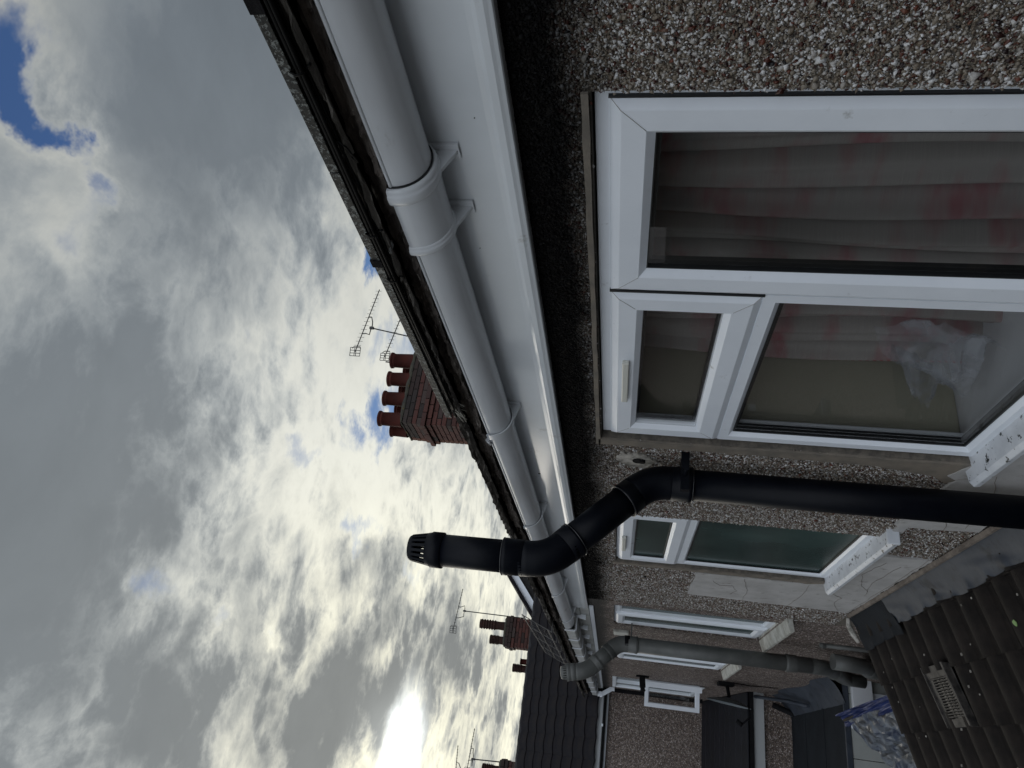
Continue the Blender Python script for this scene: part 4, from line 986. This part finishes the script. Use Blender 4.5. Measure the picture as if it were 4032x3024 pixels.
# gabled house beyond the wing
G4 = thing('gabled_house', 'distant gable end with white bargeboard above the dark tiled roof', 'house', (5, 18, GR))
def gx(x): return 1.74+(x-2.50)*.78
MB().add([(x, yy, z) for yy in (15.25, 19) for x, z in ((2.50, GR), (4.8, GR), (4.8, gx(2.5)-.2), (3.55, gx(3.55)-.12), (2.50, gx(2.5)-.10))], [(0, 1, 2, 3, 4), (9, 8, 7, 6, 5), (0, 5, 6, 1), (1, 6, 7, 2), (2, 7, 8, 3), (3, 8, 9, 4), (4, 9, 5, 0)]).build('wall', M['pebble'], G4)
MB().add([(x, yy, z) for yy in (15.18, 15.22) for x, z in ((2.30, gx(2.30)-.10), (3.55, gx(3.55)-.10), (3.55, gx(3.55)+.06), (2.30, gx(2.30)+.06))], [(0, 1, 2, 3), (7, 6, 5, 4), (0, 4, 5, 1), (1, 5, 6, 2), (2, 6, 7, 3), (3, 7, 4, 0)]).build('bargeboard', M['upvc'], G4)
rfv = []
xs = [2.22+.17*i for i in range(9)]
tp = [(x, gx(x)+.13+(.03 if i % 2 else 0)) for i, x in enumerate(xs)] + [(4.9, gx(2.3)+.1), (4.9, gx(2.3))]
pl = [(2.22, gx(2.22)+.06)] + tp + [(xs[-1], gx(xs[-1])+.06)]
k = len(pl); MB().add([(x, 15.12, z) for x, z in pl]+[(x, 19, z) for x, z in pl], [tuple(range(k)), tuple(range(2*k-1, k-1, -1))]+[(i, (i+1) % k, (i+1) % k+k, i+k) for i in range(k)]).build('roof', M['wingtile'], G4)

# chimneys beyond the ridge and their houses
H5 = thing('brick_house', 'hidden brick house behind the wing carrying the narrow stack with two tall pots', 'house', (1.9, 18, GR))
MB().box(.9, 3.4, 16.2, 19.5, GR, 1.0).build('wall', M['brickdark'], H5)
MB().prof([(.7, .95), (2.15, 1.85), (3.6, .95)], 16.0, 19.7).build('roof', M['wingtile'], H5)
c2 = chimney(H5, 1.98, 2.62, 17.0, 17.45, 1.6, 2.58, {0: .01, 1: .035, 2: .02}, [(2.43, 17.2, .095, .62, 'ribbed'), (2.11, 17.2, .09, .34, 'ribbed')], .05, seed=5, limit=140); c2['label'] = 'narrow brick stack with one tall and one short pot'
c3 = chimney(H5, 1.42, 1.84, 17.9, 18.3, 1.4, 2.08, {0: .03, 1: .015}, [(1.64, 18.1, .085, .36, 'ribbed'), (1.80, 18.12, .075, .20, 'plain')], .04, seed=6, limit=60); c3['label'] = 'low brick stack just showing over the ridge'
H6 = thing('brick_house', 'hidden brick house behind the wing carrying the stack at the photo edge', 'house', (-.6, 16.5, GR))
MB().box(-2.4, .4, 15.9, 18, GR, .9).build('wall', M['brickdark'], H6)
MB().prof([(-2.6, .8), (-1, 1.5), (.6, .8)], 15.7, 18.2).build('roof', M['wingtile'], H6)
c4 = chimney(H6, -1.05, -.30, 15.9, 16.35, 1.5, 2.17, {0: .03, 1: .015}, [(-.50, 16.1, .09, .36, 'ribbed'), (-.85, 16.1, .09, .36, 'ribbed')], .05, seed=8, limit=60); c4['label'] = 'brick stack cut by the photo edge'
aerial('slim aerial on the narrow stack with two tall pots', (2.66, 17.2, 2.2), (2.67, 17.2, 3.66), (2.22, 17.2, 3.86), (3.18, 17.2, 3.78), 14, .025, (.075, .075), 'aerials on the chimneys', r=.012)
aerial('aerial on the stack at the photo edge', (-.33, 16.1, 2.0), (-.36, 16.1, 2.78), (-.62, 16.1, 2.87), (.20, 16.1, 2.83), 12, .022, (.07, .06), 'aerials on the chimneys', r=.012)
aerial('thin aerial rising beyond the stack at the photo edge', (-.75, 17.0, 1.2), (-.78, 17.0, 3.1), (-.9, 17.0, 3.25), (-.16, 17.0, 3.30), 12, .02, (.05, .05), 'aerials on the chimneys', r=.012)

# ------------------------------------------------------------------ near rear extension with roll tiles
EX = thing('rear_extension', 'near single storey extension with brown roll-tiled roof and grey lead flashing', 'extension', (-.2, 2.9, GR))
SL = .349; AN = math.atan(SL); ca, sa = math.cos(AN), math.sin(AN)
def rz(x): return -1.455 + SL*(x-1)
MB().add([(x, yy, z) for yy in (-2.5, 4.76) for x, z in ((.984, rz(.984)-.03), (-1.5, rz(-1.5)-.03), (-1.5, rz(-1.5)-.10), (.984, rz(.984)-.10))], [(0, 1, 2, 3), (7, 6, 5, 4), (0, 4, 5, 1), (1, 5, 6, 2), (2, 6, 7, 3), (3, 7, 4, 0)]).build('roof_deck', M['timber'], EX)
MB().box(-1.35, .984, 4.60, 4.78, GR, -2.35).build('wall', M['pebble'], EX); MB().box(-1.35, -1.15, -2.5, 4.60, GR, -2.35).build('wall', M['pebble'], EX)
MB().add([(x, yy, z) for yy in (4.62, 4.775) for x, z in ((.984, -2.4), (-1.3, -2.4), (-1.3, rz(-1.3)-.1), (.984, rz(.984)-.1))], [(0, 1, 2, 3), (7, 6, 5, 4), (0, 4, 5, 1), (1, 5, 6, 2), (2, 6, 7, 3), (3, 7, 4, 0)]).build('gable_wall', M['pebble'], EX)
def roll_tile(name, m, W=.328, L=.34, hole=False):
    me = bpy.data.meshes.new(name); n = 40; vs = []; fs = []
    def h(u):
        u = (u/W*2) % 1.0          # two rolls
        return .034*max(0., 1-((u-.5)/.25)**2)**.5 + .003*abs(math.sin(u*math.pi))
    ls = [0, .004, .5, 1]
    for q in ls:
        for i in range(n+1):
            u = W*i/n; vs.append((-q*L, u-W/2, h(u) + (.0 if q < 1 else 0)))
    base = len(vs)
    for i in range(n+1): u = W*i/n; vs.append((-L, u-W/2, h(u)-.013))
    for i in range(n+1): u = W*i/n; vs.append((0, u-W/2, h(u)-.013))
    for a in range(len(ls)-1):
        for i in range(n): p = a*(n+1)+i; fs.append((p, p+1, p+n+2, p+n+1))
    e = (len(ls)-1)*(n+1)
    for i in range(n): fs.append((e+i, e+i+1, base+i+1, base+i)); fs.append((base+i, base+i+1, base+n+1+i+1, base+n+1+i))
    me.from_pydata(vs, [], fs)
    for p in me.polygons: p.use_smooth = p.index < 3*n
    me.materials.append(m); return me
rt = roll_tile('roof_tile', M['conctile'])
bE = Vector(parent_base(EX)); deck = [o for o in EX.children if o.name.startswith('roof_deck')][0]
gauge_x = .2475; tilt = .05
y_end = 4.86; cols = 9
for c in range(8):
    xt = .845 + .12 - gauge_x*c if False else None
    xb = .850 - gauge_x*c          # lower (butt) edge of course c
    for i in range(cols+6):
        yc = y_end - .164 - .330*i
        if yc < .3: break
        if c == 2 and i == 2: continue          # the vent tile sits here
        me = rt
        L = .34; xh = xb + L*math.cos(AN-tilt); zh = rz(xb)+.016 + L*math.sin(AN-tilt)
        o = link('roof_tile', me, deck, Vector((xh, yc + (.0 if c % 2 == 0 else .0), zh))-bE)
        o.rotation_euler = (random.uniform(-.004, .004), -(AN-tilt)+random.uniform(-.005, .005), random.uniform(-.004, .004))
# ventilator tile: flat tray between two upstands with a louvred grille
vt = empty('vent_tile', EX); vy0, vy1 = 3.885, 4.165; vb = .850-gauge_x*2
def rp_(x, y, dz): return (x, y, rz(x)+dz)
def slopebox(mb, xa, xb_, ya, yb, d0, d1): mb.add([rp_(x, y, d) for d in (d0, d1) for x, y in ((xa, ya), (xb_, ya), (xb_, yb), (xa, yb))], [(0, 3, 2, 1), (4, 5, 6, 7), (0, 1, 5, 4), (1, 2, 6, 5), (2, 3, 7, 6), (3, 0, 4, 7)])
mb = MB(); slopebox(mb, vb-.0, vb+.27, vy0, vy1, .012, .020); slopebox(mb, vb, vb+.27, vy0, vy0+.020, .020, .052); slopebox(mb, vb, vb+.27, vy1-.009, vy1, .020, .046); slopebox(mb, vb, vb+.035, vy0+.02, vy1-.01, .020, .034); slopebox(mb, vb+.215, vb+.27, vy0+.02, vy1-.01, .020, .036); slopebox(mb, vb+.035, vb+.215, vy1-.055, vy1-.01, .020, .034)
mb.build('tray', M['venttile'], vt, bevel=.002)
mb = MB(); slopebox(mb, vb+.035, vb+.215, vy0+.02, vy1-.055, .0205, .022); mb.build('opening', M['gasket'], vt)
mb = MB()
for i in range(15): xx = vb+.042+.0118*i; slopebox(mb, xx, xx+.0045, vy0+.03, vy1-.06, .024, .040)
for yy in (vy0+.085, vy0+.145): slopebox(mb, vb+.038, vb+.212, yy, yy+.004, .030, .036)
mb.build('louvre', M['venttile'], vt, kind='stuff')
# verge mortar, stepped with the courses
for c in range(7):
    xb = .850-gauge_x*c
    mb = MB(); mb.add([(x, yy, z) for yy in (4.845, 4.885) for x, z in ((xb+.002, rz(xb)-.028), (xb+.247, rz(xb+.247)-.034), (xb+.247, rz(xb+.247)-.006), (xb+.002, rz(xb)+.006))], [(0, 1, 2, 3), (7, 6, 5, 4), (0, 4, 5, 1), (1, 5, 6, 2), (2, 6, 7, 3), (3, 7, 4, 0)])
    mb.build('verge_mortar', M['verge'], EX, bevel=.003)
# lead flashing: dressed over the rolls
def flashing(y0, y1, m, lab, xlow=.845, thick=.003, zt=-1.372, wav=1.):
    ny = int((y1-y0)/.012); nx = 14; vs = []; fs = []
    for i in range(ny+1):
        y = y0+(y1-y0)*i/ny
        roll = .024*math.exp(-((((y_end-y)/.165) % 1-.5)/.17)**2)
        for j in range(nx+1):
            q = j/nx; x = WX-.013 - (WX-.013-xlow - .008*math.sin(y*9))*q
            zf = zt + (rz(xlow)+.052-zt)*(q**.62)
            zf += (roll-.010)*max(0, (q-.4)/.6)**2*.60*wav
            zf += .005*math.sin(y*7.3+q*5)*math.sin(q*3.1) + .0035*math.sin(y*19+q*9)*q
            vs.append((x, y, zf))
    for i in range(ny):
        for j in range(nx): a = i*(nx+1)+j; fs.append((a, a+1, a+nx+2, a+nx+1))
    mb = MB().add(vs, fs, True); mb.add([(x-.001, y, z-thick) for x, y, z in vs], [f[::-1] for f in fs], True)
    o = mb.build('lead_flashing', m, EX, weld=False); o['label'] = lab
flashing(.3, 4.19, M['lead'], 'grey lead flashing dressed over the tiles')
flashing(4.17, 4.80, M['felt'], 'dark felt patch at the end of the flashing', .79, .006, -1.385, .6)
mb = MB(); mb.tube([(.97, 4.80, -1.392), (.93, 4.83, -1.40), (.88, 4.85, -1.43), (.84, 4.865, -1.462)], .014, 8, radii=[.010, .016, .018, .012]); mb.build('cement_fillet', M['cement'], EX)
MB().prof([(WX-.012, -1.390), (WX-.012, -1.368), (WX-.03, -1.374), (WX-.03, -1.385)], .3, 4.74).build('mortar_fillet', M['verge'], EX)
# bits of moss and grit on the roof, one green leaf
gr = MB()
for i in range(60):
    x = random.uniform(-.2, .84); yy = random.uniform(2.6, 4.8); s = random.uniform(.002, .006); z = rz(x)+.032+.006*random.random() if x < .8 else rz(x)+.045
    gr.obox((x, yy, z), (1, .3, 0), (-.3, 1, 0), (0, 0, 1), s, s*.7, s*.5)
tag(gr.build('grit', M['cement']), 'pale grit and mortar crumbs scattered on the brown tiles', 'grit')['kind'] = 'stuff'
lf = MB(); lf.add([(.688, 3.106, rz(.69)+.050), (.682, 3.122, rz(.68)+.052), (.670, 3.131, rz(.66)+.050), (.661, 3.120, rz(.645)+.053), (.666, 3.108, rz(.655)+.052), (.677, 3.101, rz(.672)+.050)] , [(0, 1, 2, 3, 4, 5)])
lf.add([(x, y, z-.002) for x, y, z in lf.v[:6]], [(5, 4, 3, 2, 1, 0)]); tag(lf.build('fallen_leaf', M['leaf'], weld=False), 'small bright green leaf lying on the brown roof tiles', 'leaf')

# ------------------------------------------------------------------ flat-roofed extension beyond
FB = thing('flat_roof_extension', 'flat felt-roofed extension with cream cladding beyond the tiled roof', 'extension', (-.3, 9, GR))
MB().box(-2.0, .985, 7.80, 10.1, -2.26, -2.165).build('roof', M['felt'], FB, bevel=.004)
for yy in (8.6, 9.4): MB().box(-2.0, .90, yy-.03, yy+.03, -2.165, -2.160).build('felt_lap', M['felt'], FB)
MB().box(-2.0, .93, 7.765, 7.80, -2.20, -2.150).build('roof_edge_trim', M['lead'], FB, bevel=.003)
# upstand of lead against the terrace wall
vs = []; fs = []
for i in range(41):
    yy = 7.75+2.4*i/40; zt = -2.02+.05*math.sin(i*.3)+.12*(i/40)
    for j in range(5): q = j/4; vs.append((.98-.22*q, yy, zt+(-2.158-zt)*(q**.6)+.006*math.sin(yy*14+q*4)))
for i in range(40):
    for j in range(4): a = i*5+j; fs.append((a, a+1, a+6, a+5))
MB().add(vs, fs, True).add([(x-.002, y, z-.004) for x, y, z in vs], [f[::-1] for f in fs], True).build('lead_upstand', M['lead'], FB, weld=False)
MB().box(.62, .985, 7.70, 7.762, -2.40, -2.22).build('fascia_board', mat('bright_white_trim', (.72, .74, .77), .35), FB, bevel=.003)
for i, (a, b) in enumerate(((.86, .985), (.58, .855), (.30, .575), (.02, .295), (-.3, .015))):
    MB().box(a, b, 7.775, 7.80, -3.1 if i else -3.1, -2.205).build('cladding_panel', M['clad'], FB, bevel=.003)
for xx in (.858, .577): MB().box(xx-.025, xx+.025, 7.762, 7.776, -3.1, -2.41 if xx > .6 else -2.205).build('cover_strip', M['upvc'], FB, bevel=.003)
MB().box(-1.95, .985, 7.82, 10.0, GR, -2.27).build('wall', M['pebble'], FB)
# polythene sheet slung from a timber rail
TP = thing('tarpaulin', 'crumpled blue and clear polythene sheet slung from a timber rail below the cladding', 'tarpaulin', (.3, 7.2, -2.6))
MB().tube([(.58, 7.35, -2.03), (.74, 6.4, -2.20), (.85, 5.3, -2.28)], .012, 8).build('rail', M['timber'], TP)
def crumple(name, corners, n, m, amp, par, sd):
    rs = random.Random(sd); a, b, c, d = map(Vector, corners); vs = []; fs = []
    nrm = (b-a).cross(d-a).normalized()
    gn = [[rs.uniform(-1, 1) for _ in range(n+1)] for _ in range(n+1)]
    for i in range(n+1):
        for j in range(n+1):
            u, v = i/n, j/n; p = a.lerp(b, u).lerp(d.lerp(c, u), v)
            g_ = gn[i][j]*.5 + math.sin(u*13+v*7+sd)*.6 + math.sin(u*5-v*17)*.5
            vs.append(p + nrm*amp*g_)
    for i in range(n):
        for j in range(n): q = i*(n+1)+j; fs.append((q, q+1, q+n+2, q+n+1))
    return MB().add(vs, fs, False).add([Vector(v)-nrm*.004 for v in vs], [f[::-1] for f in fs], False).build(name, m, par, weld=False)
crumple('sheet', [(.60, 7.3, -2.05), (.85, 5.2, -2.32), (.10, 5.0, -3.1), (-.3, 7.3, -2.9)], 26, M['foil'], .035, TP, 3)
crumple('blue_fold', [(.63, 7.45, -1.99), (.84, 5.4, -2.24), (.78, 5.35, -2.36), (.54, 7.4, -2.08)], 18, M['tarpblue'], .018, TP, 5)
ww = thing('timber_stack', 'dark timber boards under the polythene sheet', 'timber', (.3, 6.2, GR))
for i in range(6): MB().box(-.6+.22*i, -.6+.22*i+.16, 5.1, 7.4, -3.32, -3.18).build('board', M['timber'], ww, bevel=.004)
MB().box(-.7, .8, 5.1, 7.4, GR, -3.33).build('crate', M['timber'], ww)

# ------------------------------------------------------------------ lean-to with pebbledash front
LC = thing('lean_to', 'pebbledashed lean-to with black sheet roof against the end wing', 'extension', (-.4, 11.2, GR))
MB().box(-3.0, .984, 10.10, 10.28, GR, -1.83).build('wall', M['pebble'], LC)
MB().box(-3.0, .984, 10.03, 10.098, -1.83, -1.66).build('fascia_board', mat('pale_grey_fascia', (.34, .355, .36), .5), LC, bevel=.003)
MB().add([(x, yy, z) for x in (-3.0, .984) for yy, z in ((10.0, -1.655), (12.298, -1.34), (12.298, -1.40), (10.0, -1.70))], [(0, 1, 2, 3), (7, 6, 5, 4), (0, 4, 5, 1), (1, 5, 6, 2), (2, 6, 7, 3), (3, 7, 4, 0)]).build('roof_deck', M['blackmatt'], LC)
for i in range(9):
    ya = 10.02+.25*i; za = -1.653+.137*.25*i
    MB().add([(x, yy, z) for x in (-3.0, .97) for yy, z in ((ya, za+.012), (ya+.235, za+.012+.034), (ya+.235, za+.03+.034), (ya, za+.03))], [(0, 1, 2, 3), (7, 6, 5, 4), (0, 4, 5, 1), (1, 5, 6, 2), (2, 6, 7, 3), (3, 7, 4, 0)]).build('roof_sheet', mat('black_roof_sheet', (.008, .009, .014), .5, .3, (.005, .006, .009), 3) if i == 0 else bpy.data.materials['black_roof_sheet'], LC, bevel=.004)
mb = MB().tube([(.86, 10.0, -1.93), (.80, 9.96, -2.10), (.76, 9.93, -2.24), (.62, 9.92, -2.32), (.30, 9.92, -2.34), (-.6, 9.92, -2.36)], .034, 14)
t_ = thing('black_rain_pipe', 'old black rain pipe bent along the foot of the pebbledashed lean-to wall', 'drain pipe', (.5, 9.9, -2.3)); mb.build('pipe', M['blackmatt'], t_)
for x in (.42, -.1): collar_at((x, 9.92, -2.335), (1, 0, 0), .034, .05, M['blackmatt'], t_)
mb = MB().tube([(.95, 10.2, -1.66), (.90, 9.7, -1.86), (.86, 9.3, -1.98), (.80, 8.9, -2.09)], .020, 8); tag(mb.build('flashing_roll', M['lead']), 'crumpled silver flashing strip running down beside the lean-to', 'flashing strip')

# satellite dish with its arm, flood lamp, cable
SD = thing('satellite_dish', 'grey satellite dish seen edge on beneath the open casement', 'satellite dish', (.95, 9.4, -1.28))
mb = MB(); vs = []; fs = []; ctr = Vector((.80, 9.25, -1.30)); nrm = Vector((-.99, .05, .12)).normalized(); u = nrm.cross(Vector((0, 0, 1))).normalized(); v = nrm.cross(u)
nr, na = 6, 28
for k_ in range(2):
    for i in range(nr+1):
        for j in range(na):
            a = 2*math.pi*j/na; r = i/nr; vs.append(ctr + u*math.cos(a)*.28*r + v*math.sin(a)*.25*r + nrm*(.055*r*r) - nrm*.006*k_)
    o_ = k_*(nr+1)*na
    for i in range(nr):
        for j in range(na): p = o_+i*na+j; q = o_+i*na+(j+1) % na; fs.append((p, q, q+na, p+na) if k_ == 0 else (p, p+na, q+na, q))
mb.add(vs, fs, True).build('reflector', M['dish'], SD, weld=False)
MB().tube([(.985, 9.3, -1.27), (.90, 9.27, -1.29), (.82, 9.25, -1.30)], .020, 10).build('mount', M['blackmatt'], SD); MB().box(.94, .985, 9.22, 9.40, -1.36, -1.18).build('wall_plate', M['blackmatt'], SD, bevel=.004)
MB().tube([(.80, 9.15, -1.5), (.62, 9.1, -1.50), (.52, 9.1, -1.40)], .011, 8).build('arm', M['blackmatt'], SD); MB().tube([(.53, 9.1, -1.42), (.57, 9.11, -1.36)], .024, 10).build('receiver_head', M['blackmatt'], SD)
tag(MB().tube([(.98, 9.3, -1.32), (.978, 9.28, -1.42), (.978, 9.33, -1.55), (.978, 9.27, -1.66), (.978, 9.24, -1.80), (.978, 9.20, -1.84), (.978, 9.26, -1.80)], .005, 6).build('cable', M['cable']), 'loose black cable hanging on the wall below the satellite dish', 'cable')
CM = thing('flood_lamp', 'small black lamp bracketed on the wall above the open casement', 'lamp', (.95, 9.75, -.33))
MB().box(.965, .982, 9.70, 9.82, -.40, -.24).build('back_plate', M['blackmatt'], CM, bevel=.004); MB().obox((.90, 9.72, -.32), (1, .1, .1), (0, 1, 0), (-.1, 0, 1), .06, .05, .035).build('housing', M['blackmatt'], CM, bevel=.006)
MB().tube([(.85, 9.70, -.32), (.80, 9.69, -.33)], .028, 12, radii=[.022, .034]).build('lamp_head', M['blackmatt'], CM)

# ------------------------------------------------------------------ houses across the yards, mirrored faintly in the glass
def rear_house(x, y, label, wallm, n):
    t = thing('opposite_house', label, 'house', (x, y, GR), 'houses across the back yards')
    MB().box(x-5, x, y-2.7, y+2.7, GR, -.1).build('wall', wallm, t)
    MB().profx([(y-2.9, -.2), (y, 1.9), (y+2.9, -.2)], x-5.2, x+.3).build('roof', M['wingtile'], t)
    bb = MB()
    for s in (-1, 1): bb.add([(xx, yy, z) for xx in (x+.3, x+.34) for yy, z in ((y+s*2.9, -.25), (y, 1.85), (y, 2.02), (y+s*2.9, -.06))], [(0, 1, 2, 3), (7, 6, 5, 4), (0, 4, 5, 1), (1, 5, 6, 2), (2, 6, 7, 3), (3, 7, 4, 0)])
    bb.build('bargeboard', M['upvc'], t)
    MB().add([(x+.01, y-2.6, -.1), (x+.01, y+2.6, -.1), (x+.01, y, 1.75), (x-.2, y-2.6, -.1), (x-.2, y+2.6, -.1), (x-.2, y, 1.75)], [(0, 1, 2), (5, 4, 3), (0, 3, 4, 1), (1, 4, 5, 2), (2, 5, 3, 0)]).build('gable', wallm, t)
    for yy in (y-1.3, y+1.3):
        f = MB().ring(yy-.6, yy+.6, -1.7, -.5, [(0, x-.02), (0, x+.03), (.07, x+.03), (.07, x-.02)]).build('window', M['brickdark'], t); MB().box(x, x+.012, yy-.53, yy+.53, -1.63, -.57).build('pane', M['frost'], f)
for i in range(5): rear_house(-15, -6+5.9*i, ['cream rendered', 'brown brick', 'pale rendered', 'red brick', 'grey rendered'][i]+' gabled house across the back yards, out of view behind the camera', [M['clad'], M['brickdark'], M['render'], M['brickdark'], M['pebble']][i], i)

# ------------------------------------------------------------------ lift everything from the eye level datum to the yard datum
for o in list(bpy.data.objects):
    if o.parent is None and o.type in ('EMPTY', 'MESH'): o.location.z += EYE
